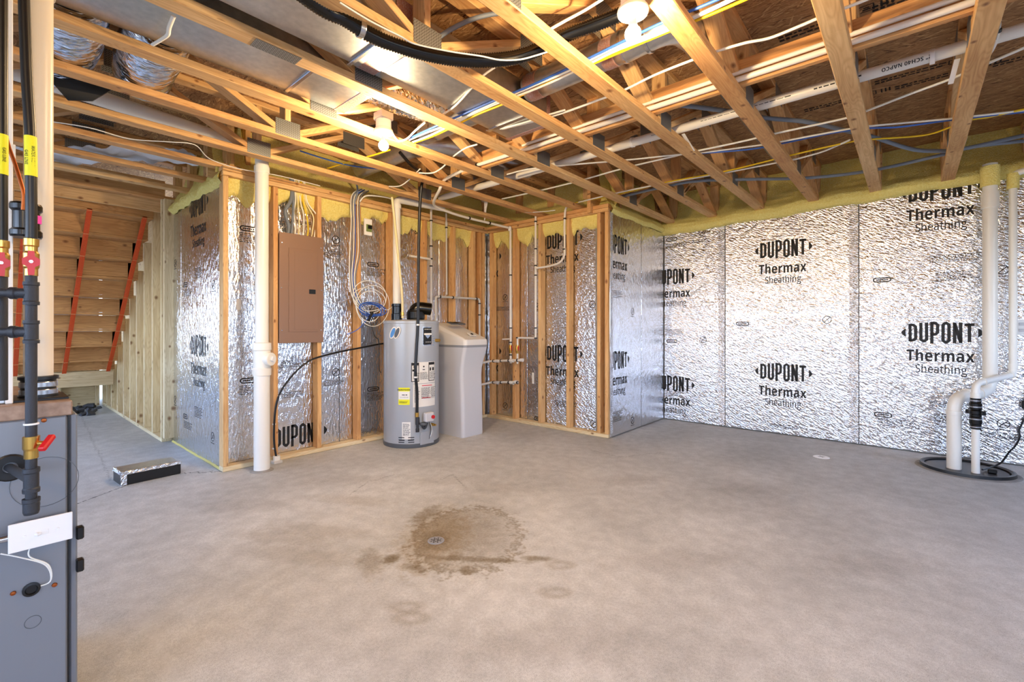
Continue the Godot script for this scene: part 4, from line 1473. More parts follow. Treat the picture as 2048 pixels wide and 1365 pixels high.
func build_pipes() -> void:
	# 2 inch drain line through the trusses
	var dr := thing("drain_pipe", "white plastic drain pipe crossing under the subfloor with printed lettering", "pipe", Vector3.ZERO)
	tube("pipe_run", [Vector3(-3.72, 2.478, -3.14), Vector3(2.6, 2.50, -3.14)], 0.0302, M.pvc, dr, 24)
	for x in [-1.55, 0.08]:
		ring_along("hanger_loop", Vector3(x, 2.486, -3.14), Vector3.RIGHT, 0.031, 0.036, 0.02, M.white_plastic, dr, 24)
	for q in [[Vector3(-1.186, 2.455, -3.162), Vector3(-1.182, 2.392, -3.351)], [Vector3(0.173, 2.455, -3.176), Vector3(0.156, 2.400, -3.332)]]:
		board("hanger_strap", q[0], q[1], 0.022, 0.003, Vector3.RIGHT, M.white_plastic, dr)
	for q in [["2\" SCH40 NAPCO", -0.02, 0.018, true], ["SCH40", -1.36, 0.016, true]]:
		var tp := part("pipe_print", text_mesh(q[0], q[2], true), M.ink, dr, Vector3(q[1], 2.474, -3.14 + 0.0303))
		tp.rotation = Vector3(0.45, 0, PI)
		tp.position = Vector3(q[1], 2.492 - sin(0.45) * 0.031, -3.14 + cos(0.45) * 0.031)
	for x in [-0.75, -0.42, -1.05]:
		var tp2 := part("pipe_print", fine_mesh(0.22, 1, 0.008, 4), M.faint, dr, Vector3(x, 2.492 - sin(0.45) * 0.031, -3.14 + cos(0.45) * 0.031))
		tp2.rotation = Vector3(0.45, 0, 0)
	# two slim water lines clipped to the strongback
	for k in 2:
		var y := 2.452 + k * 0.036
		var wl := thing("water_line", ["lower of two white water lines along the orange strongback", "upper of two white water lines along the orange strongback"][k], "pipe", Vector3.ZERO, "water lines on the strongback")
		tube("pipe_run", [Vector3(-2.70 + k * 0.5, y, -2.655), Vector3(0.3, y, -2.655), Vector3(2.4, y + 0.03, -2.655)], 0.0145 - k * 0.003, M.pex, wl, 12)
		if k == 0:
			clip(Vector3(-2.68, y, -2.655), Vector3.RIGHT, 0.0145, wl)
	# hanging bracket pipe at the upper right
	var hb := thing("water_line", "short white water line dropping past the right-hand truss with black clamps", "pipe", Vector3.ZERO)
	tube("pipe_run", [Vector3(0.311, 2.600, -3.021), Vector3(0.297, 2.520, -2.984), Vector3(0.295, 2.460, -3.044), Vector3(0.291, 2.450, -3.143), Vector3(0.282, 2.470, -3.293)], 0.011, M.pex, hb, 12)
	clip(Vector3(0.294, 2.465, -3.016), Vector3(0.295, 2.460, -3.044) - Vector3(0.297, 2.520, -2.984), 0.011, hb)
	clip(Vector3(0.285, 2.470, -3.284), Vector3(-0.3, 0, -1), 0.011, hb)
	# soil stack with cleanout
	var ss := thing("drain_stack", "white plastic drain stack with a round cleanout beside the corner post", "pipe", Vector3(-3.85, 0, -1.44))
	lathe("lower_pipe", [[0.0, 0.0], [0.057, 0.0], [0.057, 0.80], [0.0, 0.80]], M.pvc, ss)
	lathe("cleanout_tee", [[0.055, 0.745], [0.066, 0.748], [0.068, 0.80], [0.062, 0.808], [0.062, 0.94], [0.068, 0.948], [0.066, 1.0], [0.052, 1.004]], M.pvc, ss)
	lathe("upper_pipe", [[0.0, 1.0], [0.048, 1.0], [0.048, 2.42], [0.0, 2.42]], M.pvc, ss)
	lathe("base_grout", [[0.056, 0.012], [0.075, 0.006], [0.085, 0.0]], M.concrete, ss)
	var port := Vector3(0.85, 0, -0.10).rotated(Vector3.UP, 0.35).normalized()
	var tc := part("branch", lathe_mesh([[0.0, 0.0], [0.047, 0.0], [0.047, 0.075], [0.051, 0.078], [0.051, 0.09], [0.046, 0.094], [0.0, 0.094]]), M.pvc, ss, Vector3(0, 0.875, 0))
	turn_to(tc, port)
	boxp("cleanout_plug", Vector3(0, 0.102, 0), Vector3(0.036, 0.02, 0.036), M.white_plastic, tc, 0.004)
	pipe("top_run", [Vector3(0, 2.36, 0), Vector3(0, 2.50, 0), Vector3(0, 2.56, 0.9), Vector3(0, 2.62, 2.6)], 0.048, 0.1, M.pvc, ss, 24)
	ring_along("hub", Vector3(0, 2.36, 0), Vector3.UP, 0.04, 0.055, 0.05, M.pvc, ss)
	# line swinging over the top plate and dropping down the alcove studs
	var ar := thing("water_line", "white water line curving under the trusses then down the alcove stud", "pipe", Vector3.ZERO)
	tube("arc", [Vector3(-2.862, 2.460, -2.677), Vector3(-3.141, 2.440, -2.701), Vector3(-3.223, 2.370, -2.713), Vector3(-3.53, 2.33, -2.90), Vector3(-3.62, 2.325, -3.15), Vector3(-3.66, 2.325, -3.45), Vector3(-3.64, 2.32, -3.8), Vector3(-3.605, 2.31, -4.08)], 0.0135, M.pex, ar, 12)
	clip(Vector3(-3.66, 2.325, -3.50), Vector3.FORWARD, 0.0135, ar)
	clip(Vector3(-3.64, 2.32, -3.80), Vector3.FORWARD, 0.0135, ar)
	tube("drop", [Vector3(-3.605, 2.31, -4.125), Vector3(-3.60, 0.70, -4.125)], 0.0135, M.pex, ar, 12)
	lathe("elbow", [[0.0, -0.03], [0.02, -0.03], [0.021, 0.012], [0.014, 0.024], [0.0, 0.026]], M.white_plastic, ar, Vector3(-3.605, 2.305, -4.115))
	for y in [1.75, 1.12, 0.95, 0.80]:
		clip(Vector3(-3.602, y, -4.125), Vector3.UP, 0.0135, ar)
	valve(ar, Vector3(-3.60, 0.87, -4.118))
	tube("stub", [Vector3(-3.60, 0.99, -4.125), Vector3(-3.71, 0.985, -4.10)], 0.009, M.pex, ar, 10)
	var bl := thing("water_line", "white water line down the second alcove stud to a red valve", "pipe", Vector3.ZERO)
	pipe("line", [Vector3(-3.225, 2.40, -4.125), Vector3(-3.225, 1.005, -4.125), Vector3(-3.495, 1.005, -4.125), Vector3(-3.495, 0.70, -4.125)], 0.0115, 0.02, M.pex, bl, 12)
	for y in [2.33, 2.02, 1.83, 1.72, 1.12]:
		clip(Vector3(-3.225, y, -4.125), Vector3.UP, 0.0115, bl)
	for p in [Vector3(-3.225, 1.005, -4.125), Vector3(-3.495, 1.005, -4.125)]:
		clip(p, Vector3.UP, 0.013, bl)
	valve(bl, Vector3(-3.495, 0.87, -4.118))
	var cl := thing("water_line", "white water line curving from the third alcove stud to its neighbour", "pipe", Vector3.ZERO)
	tube("line", [Vector3(-2.79, 2.45, -4.16), Vector3(-2.815, 2.40, -4.125), Vector3(-2.825, 2.25, -4.12), Vector3(-2.825, 2.0, -4.12), Vector3(-2.83, 1.90, -4.12), Vector3(-2.90, 1.83, -4.12), Vector3(-3.05, 1.805, -4.12), Vector3(-3.215, 1.80, -4.12)], 0.0115, M.pex, cl, 12)
	clip(Vector3(-2.822, 2.30, -4.12), Vector3.UP, 0.0115, cl)
	clip(Vector3(-2.83, 1.97, -4.12), Vector3.UP, 0.0115, cl)
	# softener branches
	for k in 2:
		var y: float = [0.715, 0.455][k]
		var sb := thing("softener_branch", ["upper white pipe branch from the softener to the alcove studs", "lower white pipe branch from the softener to the alcove studs"][k], "pipe", Vector3.ZERO, "softener branches")
		tube("branch_run", [Vector3(-3.93, y - 0.03, -3.62), Vector3(-3.90, y - 0.02, -3.85), Vector3(-3.87, y, -4.05)], 0.0135, M.pex, sb, 12)
		tube("branch_run", [Vector3(-3.88, y, -4.075), Vector3(-3.39 - k * 0.08, y + 0.035, -4.10)], 0.0135, M.pex, sb, 12)
		for x in [-3.84, -3.72, -3.60, -3.47]:
			clip(Vector3(x, y + (x + 3.88) * 0.07, -4.08 - (x + 3.88) * 0.04), Vector3.RIGHT, 0.0135, sb)
		ring_along("fitting", Vector3(-3.78, y + 0.005, -4.08), Vector3.RIGHT, 0.012, 0.02, 0.05, M.white_plastic, sb, 12)
		ring_along("fitting", Vector3(-3.41 - k * 0.08, y + 0.033, -4.10), Vector3.RIGHT, 0.012, 0.02, 0.04, M.white_plastic, sb, 12)
		ring_along("fitting", Vector3(-3.555, y + 0.02, -4.095), Vector3.RIGHT, 0.012, 0.021, 0.05, M.white_plastic, sb, 12)
	# lines on the utility studs above the softener
	var ul := thing("water_line", "white water line with black clips on the studs behind the softener", "pipe", Vector3.ZERO)
	pipe("line", [Vector3(-3.985, 2.42, -3.235), Vector3(-3.985, 0.8, -3.235)], 0.0125, 0.02, M.pex, ul, 12)
	for y in [2.30, 2.02, 1.88, 1.80]:
		clip(Vector3(-3.985, y, -3.235), Vector3.UP, 0.0125, ul)
	pipe("cross_run", [Vector3(-3.985, 1.88, -2.95), Vector3(-3.985, 1.875, -3.235)], 0.0125, 0.02, M.pex, ul, 12)
	var u2 := thing("water_line", "white water line running level behind the softener then dropping at the corner", "pipe", Vector3.ZERO)
	pipe("line", [Vector3(-3.985, 0.9, -3.30), Vector3(-3.985, 1.47, -3.30), Vector3(-3.985, 1.475, -3.985), Vector3(-3.985, 0.70, -3.985)], 0.0125, 0.03, M.pvc_grey, u2, 12)
	for p in [Vector3(-3.985, 1.47, -3.36), Vector3(-3.985, 1.472, -3.55), Vector3(-3.985, 1.474, -3.93)]:
		clip(p, Vector3.FORWARD, 0.0125, u2)
	for p in [Vector3(-3.985, 1.42, -3.985), Vector3(-3.985, 1.28, -3.985)]:
		clip(p, Vector3.UP, 0.0125, u2)
	var u3 := thing("water_line", "thin white water line with grey cap high on the utility studs", "pipe", Vector3.ZERO)
	tube("line", [Vector3(-3.985, 2.42, -3.45), Vector3(-3.985, 2.28, -3.455), Vector3(-3.985, 1.5, -3.46)], 0.0095, M.pvc_grey, u3, 10)
	clip(Vector3(-3.985, 2.26, -3.455), Vector3.UP, 0.011, u3)
	ring_along("fitting", Vector3(-3.985, 2.30, -3.455), Vector3.UP, 0.008, 0.015, 0.04, M.pvc_grey, u3, 12)
	# heater exhaust
	var ev := thing("vent_pipe", "white plastic exhaust pipe rising behind the water heater", "pipe", Vector3.ZERO)
	pipe("pipe_run", [Vector3(-3.86, 1.36, -2.70), Vector3(-3.86, 2.40, -2.70), Vector3(-3.86, 2.43, -3.3)], 0.0365, 0.06, M.pvc, ev, 24)
	ring_along("elbow_hub", Vector3(-3.86, 2.325, -2.70), Vector3.UP, 0.03, 0.044, 0.04, M.pvc, ev)
	# cream supply line into the heater
	var hs := thing("water_line", "cream plastic line slanting down to the top of the water heater", "pipe", Vector3.ZERO)
	tube("line", [Vector3(-3.720, 2.360, -2.549), Vector3(-3.720, 2.104, -2.583), Vector3(-3.720, 1.775, -2.623), Vector3(-3.720, 1.441, -2.663), Vector3(-3.720, 1.214, -2.669)], 0.0115, M.cab_cream, hs, 12)
	ring_along("brass_fitting", Vector3(-3.720, 1.257, -2.669), Vector3.UP, 0.01, 0.017, 0.035, M.brass, hs, 12)


func valve(parent: Node, at: Vector3) -> void:
	var v := lathe("valve", [[0.0, -0.05], [0.016, -0.05], [0.018, -0.03], [0.022, -0.015], [0.022, 0.015], [0.018, 0.03], [0.016, 0.05], [0.0, 0.05]], M.brass, parent, at, Vector3.ZERO, 12)
	boxp("lever", Vector3(0.03, 0.012, 0.012), Vector3(0.012, 0.055, 0.01), M.red, v, 0.003)


# ------------------------------------------------------------------ cables

func cable(label: String, pts: Array, r: float, mat: Material, group := "", n := 6, flat := 1.0) -> MeshInstance3D:
	var o := part("cable", tube_mesh(pts, r, 7, n, flat), mat, self)
	tag(o, label, "cable", group)
	return o


func wavy(a: Vector3, b: Vector3, sag: float, sd: int, n := 7) -> Array:
	var r := RandomNumberGenerator.new()
	r.seed = sd
	var out := []
	for k in n + 1:
		var f := float(k) / n
		out.append(a.lerp(b, f) + Vector3(0, -sag * absf(sin(f * PI * 4.0)) + r.randf_range(-0.004, 0.004), r.randf_range(-0.012, 0.012)))
	return out


func build_cables() -> void:
	var y := CH + 0.049
	cable("single white cable crossing the trusses just behind the near bulb", [Vector3(-2.050, 2.440, -2.261), Vector3(-1.683, 2.440, -2.333), Vector3(-1.358, 2.440, -2.341), Vector3(-1.215, 2.440, -2.339), Vector3(-1.010, 2.440, -2.303), Vector3(-0.814, 2.440, -2.296), Vector3(-0.705, 2.440, -2.299), Vector3(-0.582, 2.440, -2.319), Vector3(-0.486, 2.440, -2.353), Vector3(-0.368, 2.440, -2.346), Vector3(-0.293, 2.440, -2.338), Vector3(-0.139, 2.440, -2.333), Vector3(-0.033, 2.440, -2.319)], 0.0065, M.cab_white)
	var k := 0
	for c in [[M.cab_yellow, 0.03, "yellow cable at the back of the bundle running past both bulbs"], [M.cab_white, 0.012, "white cable in the middle of the bundle running past both bulbs"], [M.cab_white, -0.004, "second white cable in the bundle running past both bulbs"], [M.cab_blue, -0.022, "blue cable at the front of the bundle running past both bulbs"]]:
		cable(c[2], wavy(Vector3(-2.75, y, -1.97 - c[1] * 1.3), Vector3(0.6, y + 0.01, -1.955 - c[1]), 0.01, 100 + k, 14), 0.0065, c[0], "cable bundle past the bulbs")
		k += 1
	cable("white cable over the trusses in front of the thick drain pipe", [Vector3(-3.158, 2.440, -3.482), Vector3(-2.840, 2.440, -3.504), Vector3(-2.333, 2.440, -3.514), Vector3(-1.815, 2.440, -3.477), Vector3(-1.369, 2.440, -3.484), Vector3(-1.203, 2.440, -3.496), Vector3(-0.918, 2.440, -3.525), Vector3(-0.669, 2.440, -3.532), Vector3(-0.328, 2.440, -3.563), Vector3(-0.213, 2.440, -3.530), Vector3(-0.005, 2.440, -3.433), Vector3(0.163, 2.440, -3.366), Vector3(0.405, 2.440, -3.220)], 0.0068, M.cab_white)
	cable("long white cable slanting across the trusses towards the right wall", [Vector3(-2.623, 2.440, -2.957), Vector3(-2.327, 2.440, -3.002), Vector3(-1.683, 2.440, -3.323), Vector3(-1.361, 2.440, -3.464), Vector3(-1.206, 2.440, -3.546), Vector3(-0.816, 2.440, -3.685), Vector3(-0.703, 2.440, -3.711), Vector3(-0.414, 2.440, -3.753), Vector3(-0.219, 2.440, -3.800), Vector3(0.175, 2.440, -4.000), Vector3(0.517, 2.440, -4.146), Vector3(0.668, 2.440, -4.203)], 0.0062, M.cab_white)
	cable("blue cable sagging beside the slanting white cable at right", [Vector3(-1.198, 2.440, -3.566), Vector3(-0.892, 2.420, -3.660), Vector3(-0.711, 2.440, -3.752), Vector3(-0.416, 2.440, -3.772), Vector3(-0.217, 2.430, -3.811), Vector3(-0.055, 2.420, -3.892), Vector3(0.177, 2.440, -4.029), Vector3(0.520, 2.440, -4.175)], 0.0058, M.cab_blue)
	cable("yellow cable near the foam along the long foil wall", [Vector3(-2.739, 2.440, -4.095), Vector3(-2.190, 2.440, -4.113), Vector3(-1.656, 2.440, -4.064), Vector3(-1.185, 2.440, -4.104), Vector3(-0.684, 2.440, -4.052), Vector3(-0.326, 2.440, -4.039), Vector3(-0.213, 2.440, -4.080), Vector3(0.061, 2.440, -4.229), Vector3(0.193, 2.440, -4.177), Vector3(0.284, 2.440, -4.112), Vector3(0.367, 2.440, -4.130), Vector3(0.538, 2.440, -4.123)], 0.006, M.cab_yellow)
	cable("white cable beside the yellow cable near the long foil wall", [Vector3(-2.669, 2.440, -4.104), Vector3(-2.166, 2.440, -4.067), Vector3(-1.684, 2.440, -4.077), Vector3(-1.203, 2.440, -4.138), Vector3(-0.802, 2.440, -4.159), Vector3(-0.690, 2.440, -4.170), Vector3(-0.518, 2.440, -4.130), Vector3(-0.425, 2.440, -4.072), Vector3(-0.325, 2.440, -3.994)], 0.007, M.cab_white)
	cable("thick grey cable looping between trusses at right, upper one", [Vector3(-1.225, 2.520, -2.719), Vector3(-1.085, 2.520, -2.892), Vector3(-0.875, 2.520, -3.189), Vector3(-0.734, 2.520, -3.424), Vector3(-0.527, 2.500, -3.623), Vector3(-0.328, 2.480, -3.931), Vector3(-0.213, 2.460, -4.077), Vector3(-0.004, 2.440, -4.487), Vector3(0.137, 2.440, -4.659), Vector3(0.287, 2.450, -4.774), Vector3(0.601, 2.480, -4.825), Vector3(0.749, 2.480, -4.855)], 0.0145, M.cab_grey)
	cable("thick grey cable lying on the foam of the long wall, lower one", [Vector3(-2.230, 2.450, -4.239), Vector3(-2.083, 2.450, -4.229), Vector3(-1.527, 2.450, -4.217), Vector3(-1.115, 2.440, -4.441), Vector3(-0.692, 2.440, -4.754), Vector3(-0.268, 2.440, -4.884), Vector3(0.163, 2.440, -4.800), Vector3(0.342, 2.460, -4.805), Vector3(0.610, 2.460, -4.893), Vector3(0.766, 2.460, -4.959)], 0.0135, M.cab_grey)
	cable("dark grey cable arching up into the bay above the black hose", [Vector3(-1.687, 2.470, -1.393), Vector3(-1.673, 2.550, -1.473), Vector3(-1.624, 2.620, -1.559), Vector3(-1.572, 2.680, -1.664), Vector3(-1.497, 2.720, -1.787)], 0.0115, M.cab_grey)
	cable("white cable hanging in a bend from the truss at upper left", [Vector3(-2.289, 2.400, -0.516), Vector3(-2.372, 2.390, -0.519), Vector3(-2.428, 2.385, -0.526), Vector3(-2.501, 2.390, -0.518), Vector3(-2.594, 2.400, -0.506)], 0.0085, M.cab_white, "", 6, 0.6)
	cable("thin white wire strung below the left trusses", [Vector3(-3.970, 2.380, -0.272), Vector3(-3.846, 2.360, -0.439), Vector3(-3.871, 2.360, -0.636), Vector3(-3.762, 2.370, -0.828), Vector3(-3.724, 2.380, -0.961), Vector3(-3.916, 2.370, -1.105), Vector3(-3.951, 2.360, -1.318), Vector3(-3.871, 2.355, -1.586), Vector3(-3.895, 2.360, -1.933)], 0.0032, M.cab_white)
	cable("thin white wire following the black hose", [Vector3(-1.666, 2.375, -0.906), Vector3(-1.666, 2.370, -1.037), Vector3(-1.642, 2.360, -1.165), Vector3(-1.605, 2.335, -1.216), Vector3(-1.520, 2.325, -1.338), Vector3(-1.444, 2.325, -1.448), Vector3(-1.392, 2.320, -1.522), Vector3(-1.333, 2.330, -1.591), Vector3(-1.283, 2.360, -1.656), Vector3(-1.262, 2.400, -1.722)], 0.0035, M.cab_white)
	cable("white cable crossing diagonally above the near bulb", [Vector3(-1.231, 2.460, -1.673), Vector3(-1.177, 2.500, -1.719), Vector3(-1.086, 2.520, -1.742), Vector3(-0.995, 2.540, -1.756)], 0.0065, M.cab_white)
	cable("white cable over the duct left of the black hose end", [Vector3(-2.222, 2.440, -1.874), Vector3(-2.034, 2.430, -1.830), Vector3(-1.849, 2.440, -1.775), Vector3(-1.735, 2.480, -1.770), Vector3(-1.629, 2.520, -1.800)], 0.006, M.cab_white)
	cable("second white cable over the shiny duct", [Vector3(-2.060, 2.440, -2.252), Vector3(-1.860, 2.430, -2.269), Vector3(-1.723, 2.440, -2.298), Vector3(-1.584, 2.440, -2.315)], 0.006, M.cab_white)
	cable("white cable drooping between trusses right of the far bulb", [Vector3(-3.115, 2.420, -2.400), Vector3(-2.984, 2.400, -2.437), Vector3(-2.843, 2.410, -2.424), Vector3(-2.681, 2.440, -2.386), Vector3(-2.496, 2.450, -2.345), Vector3(-2.374, 2.450, -2.353)], 0.006, M.cab_white)
	cable("white cable drooping lower left of the cable bundle", [Vector3(-3.564, 2.400, -2.411), Vector3(-3.422, 2.380, -2.429), Vector3(-3.274, 2.410, -2.427), Vector3(-3.078, 2.440, -2.382)], 0.0052, M.cab_white)
	cable("white cable from the far bulb fixture along its truss", [Vector3(-2.590, 2.420, -1.771), Vector3(-2.620, 2.400, -1.819), Vector3(-2.643, 2.400, -1.875), Vector3(-2.590, 2.410, -1.898), Vector3(-2.511, 2.440, -1.902), Vector3(-2.395, 2.460, -1.894)], 0.0065, M.cab_white)
	cable("yellow cable lying over the left trusses behind the far bulb", [Vector3(-3.646, 2.440, -1.873), Vector3(-3.333, 2.430, -1.897), Vector3(-3.112, 2.440, -1.958), Vector3(-2.940, 2.450, -1.997)], 0.006, M.cab_yellow)
	cable("blue cable lying over the trusses left of the far bulb", [Vector3(-3.441, 2.440, -1.554), Vector3(-3.430, 2.430, -1.742), Vector3(-3.415, 2.430, -1.943), Vector3(-3.328, 2.440, -2.164), Vector3(-3.183, 2.440, -2.259)], 0.0055, M.cab_blue)
	# electrical feeds above the breaker panel
	for j in 8:
		var px: float = [-1.73, -1.76, -1.79, -1.82, -1.86, -1.90, -1.94, -1.965][j]
		var m: Material = [M.cab_grey, M.cab_grey, M.cab_white, M.cab_cream, M.cab_white, M.cab_yellow, M.cab_cream, M.cab_white][j]
		cable(["thick grey feed cable leftmost above the breaker panel", "second grey feed cable above the breaker panel", "white feed cable next to the grey ones above the breaker panel", "cream feed cable left of centre above the breaker panel", "white feed cable at centre above the breaker panel", "yellow feed cable right of centre above the breaker panel", "cream feed cable bowing right above the breaker panel", "white feed cable rightmost above the breaker panel"][j],
			[Vector3(-4.07, 1.925, px), Vector3(-4.07, 2.0, px - 0.01), Vector3(-4.055, 2.12, px + rng.randf_range(-0.04, 0.03)), Vector3(-4.06, 2.24, px * 0.6 - 0.72), Vector3(-4.08, 2.42, px * 0.5 - 0.9)], 0.016 if j == 0 else (0.011 if j == 1 else 0.0062), m, "feed cables above the breaker panel")
	# low voltage drop with its coil
	var tops := [-2.285, -2.30, -2.315, -2.33, -2.355, -2.375]
	for j in 6:
		var m: Material = [M.cab_white, M.cab_grey, M.cab_white, M.cab_blue, M.cab_white, M.cab_grey][j]
		cable(["leftmost white data cable hanging to the coil", "grey data cable hanging second from left to the coil", "white data cable hanging third from left to the coil", "blue data cable hanging to the coil", "white data cable hanging fifth from left to the coil", "rightmost grey data cable hanging to the coil"][j],
			[Vector3(-4.0, 2.46, tops[j] - 0.10), Vector3(-3.99, 2.36, tops[j]), Vector3(-3.985, 2.1, tops[j] + 0.005), Vector3(-3.985, 1.85, tops[j] + 0.02 - j * 0.004), Vector3(-3.98, 1.60, -2.26 - j * 0.012), Vector3(-3.97, 1.42, -2.28 - j * 0.014), Vector3(-3.96, 1.30, -2.37 - j * 0.01)], 0.0048, m, "data cables above the coil")
	var co := thing("cable_coil", "loose coil of blue and white data cable hanging on a stud", "cable coil", Vector3(-3.955, 1.30, -2.46))
	var cr := RandomNumberGenerator.new()
	cr.seed = 19
	for j in 9:
		var pts := []
		var blue := j < 5
		var ra := cr.randf_range(0.11, 0.15) if blue else cr.randf_range(0.13, 0.20)
		var rb := cr.randf_range(0.045, 0.075) if blue else cr.randf_range(0.10, 0.20)
		var tilt := cr.randf_range(-0.35, 0.0)
		var off := Vector3(cr.randf_range(0.0, 0.02), 0.0 if blue else cr.randf_range(-0.01, 0.12), cr.randf_range(-0.03, 0.03))
		for q in 33:
			var a := TAU * q / 32.0 * 1.03
			var p := Vector2(cos(a) * ra, sin(a) * rb).rotated(tilt)
			pts.append(off + Vector3(0.012 * sin(a * 2.0 + j), p.y, -p.x))
		tube("loop", pts, 0.0035 if not blue else 0.0042, M.cab_blue if blue else M.cab_white, co, 6, 2)
	boxp("tie_wrap", Vector3(0.02, -0.07, 0.01), Vector3(0.03, 0.10, 0.02), M.black, co, 0.004, 0, Vector3(-0.5, 0, 0))
	tube("loose_end", [Vector3(0.02, -0.08, 0.03), Vector3(0.02, -0.16, 0.10), Vector3(0.02, -0.21, 0.17), Vector3(0.02, -0.24, 0.25)], 0.004, M.cab_blue, co, 6)
	tube("loose_end", [Vector3(0.0, 0.02, -0.12), Vector3(0.03, 0.0, -0.18), Vector3(0.05, 0.05, -0.24)], 0.0035, M.cab_white, co, 6)
	tube("loose_end", [Vector3(0.0, -0.1, 0.0), Vector3(0.01, -0.25, -0.04), Vector3(0.02, -0.30, -0.08), Vector3(0.02, -0.42, -0.09), Vector3(0.02, -0.58, -0.09), Vector3(0.02, -0.62, -0.11)], 0.0035, M.black, co, 6)
	cable("black cable rising from the slab and arching across the studs to the heater", [Vector3(-3.97, 0.03, -1.60), Vector3(-3.985, 0.2, -1.585), Vector3(-3.99, 0.45, -1.60), Vector3(-3.99, 0.60, -1.65), Vector3(-3.985, 0.74, -1.76), Vector3(-3.985, 0.83, -1.88), Vector3(-3.985, 0.87, -2.01), Vector3(-3.985, 0.905, -2.2), Vector3(-3.985, 0.93, -2.38), Vector3(-3.985, 0.955, -2.55), Vector3(-3.985, 0.965, -2.64)], 0.0085, M.black)
	cable("bundle of grey wires rising over the top plate above the coil", [Vector3(-3.99, 2.30, -2.315), Vector3(-3.96, 2.40, -2.33), Vector3(-3.92, 2.46, -2.30), Vector3(-3.84, 2.50, -2.22)], 0.009, M.cab_grey)
	cable("blue and white wire pair running along the top plate to the right of the coil", [Vector3(-3.985, 2.33, -2.37), Vector3(-3.95, 2.39, -2.42), Vector3(-3.92, 2.41, -2.6), Vector3(-3.92, 2.41, -2.8), Vector3(-3.9, 2.43, -3.0)], 0.007, M.cab_white)
	cable("thin white wire drooping over the alcove top plate", [Vector3(-3.25, 2.42, -3.75), Vector3(-3.2, 2.39, -3.9), Vector3(-3.05, 2.395, -4.02), Vector3(-2.92, 2.40, -4.08)], 0.004, M.cab_white)


# ------------------------------------------------------------------ utilities

func curved_label(called: String, r: float, a0: float, a1: float, y0: float, y1: float, mat: Material, parent: Node, lift := 0.0015) -> MeshInstance3D:
	# a sticker wrapped on an upright cylinder
	var mb := MB.new()
	var n := 10
	for k in n:
		var p := a0 + (a1 - a0) * k / n
		var q := a0 + (a1 - a0) * (k + 1) / n
		var rr := r + lift
		mb.quad(Vector3(sin(p) * rr, y0, cos(p) * rr), Vector3(sin(q) * rr, y0, cos(q) * rr), Vector3(sin(q) * rr, y1, cos(q) * rr), Vector3(sin(p) * rr, y1, cos(p) * rr))
	return part(called, mb.mesh(), mat, parent)


func on_tank(called: String, m: Mesh, mat: Material, parent: Node, r: float, a: float, y: float, lift := 0.003) -> MeshInstance3D:
	return part(called, m, mat, parent, Vector3(sin(a) * (r + lift), y, cos(a) * (r + lift)), Vector3(0, a, 0))


func build_utilities() -> void:
	# breaker panel
	var bp := thing("breaker_panel", "tan metal breaker panel with a closed door between utility studs", "electrical panel", Vector3(XP + 0.008, 1.46, -1.828))
	boxp("cover", Vector3(0, 0, 0), Vector3(0.012, 0.94, 0.385), M.panel_tan, bp, 0.004)
	boxp("enclosure", Vector3(-0.055, 0, 0), Vector3(0.10, 0.92, 0.366), M.panel_tan, bp, 0.002)
	var dd := boxp("door", Vector3(0.008, -0.015, -0.012), Vector3(0.006, 0.72, 0.255), M.panel_tan, bp, 0.003)
	boxp("door_recess", Vector3(0.002, 0.0, -0.02), Vector3(0.004, 0.68, 0.20), M.panel_tan, dd, 0.002)
	boxp("latch", Vector3(0.004, -0.005, -0.075), Vector3(0.006, 0.04, 0.058), M.black, dd, 0.002)
	for s in [0.28, 0.0, -0.28]:
		boxp("hinge", Vector3(0.009, s, 0.118), Vector3(0.004, 0.03, 0.006), M.panel_tan, bp, 0.001)
	for s in [[0.38, 0.17], [0.38, -0.17], [0.0, 0.175], [0.0, -0.175], [-0.36, 0.17], [-0.36, -0.17]]:
		lathe("screw", [[0.0, 0.0], [0.006, 0.0], [0.005, 0.003], [0.0, 0.004]], M.steel, bp, Vector3(0.006, s[0], s[1]), Vector3(0, 0, -PI / 2), 10)
	# low voltage bracket on the stud
	var lv := thing("thermostat_plate", "small white control plate on the utility stud", "control plate", Vector3(-3.99, 2.10, -2.46))
	boxp("plate", Vector3.ZERO, Vector3(0.02, 0.16, 0.085), M.white_plastic, lv, 0.004)
	boxp("circuit_board", Vector3(0.012, -0.01, -0.005), Vector3(0.008, 0.07, 0.06), std(Color(0.45, 0.52, 0.30), 0.5), lv, 0.002)
	boxp("terminal", Vector3(0.016, 0.0, -0.012), Vector3(0.008, 0.035, 0.045), M.black, lv, 0.002)
	build_heater()
	build_softener()


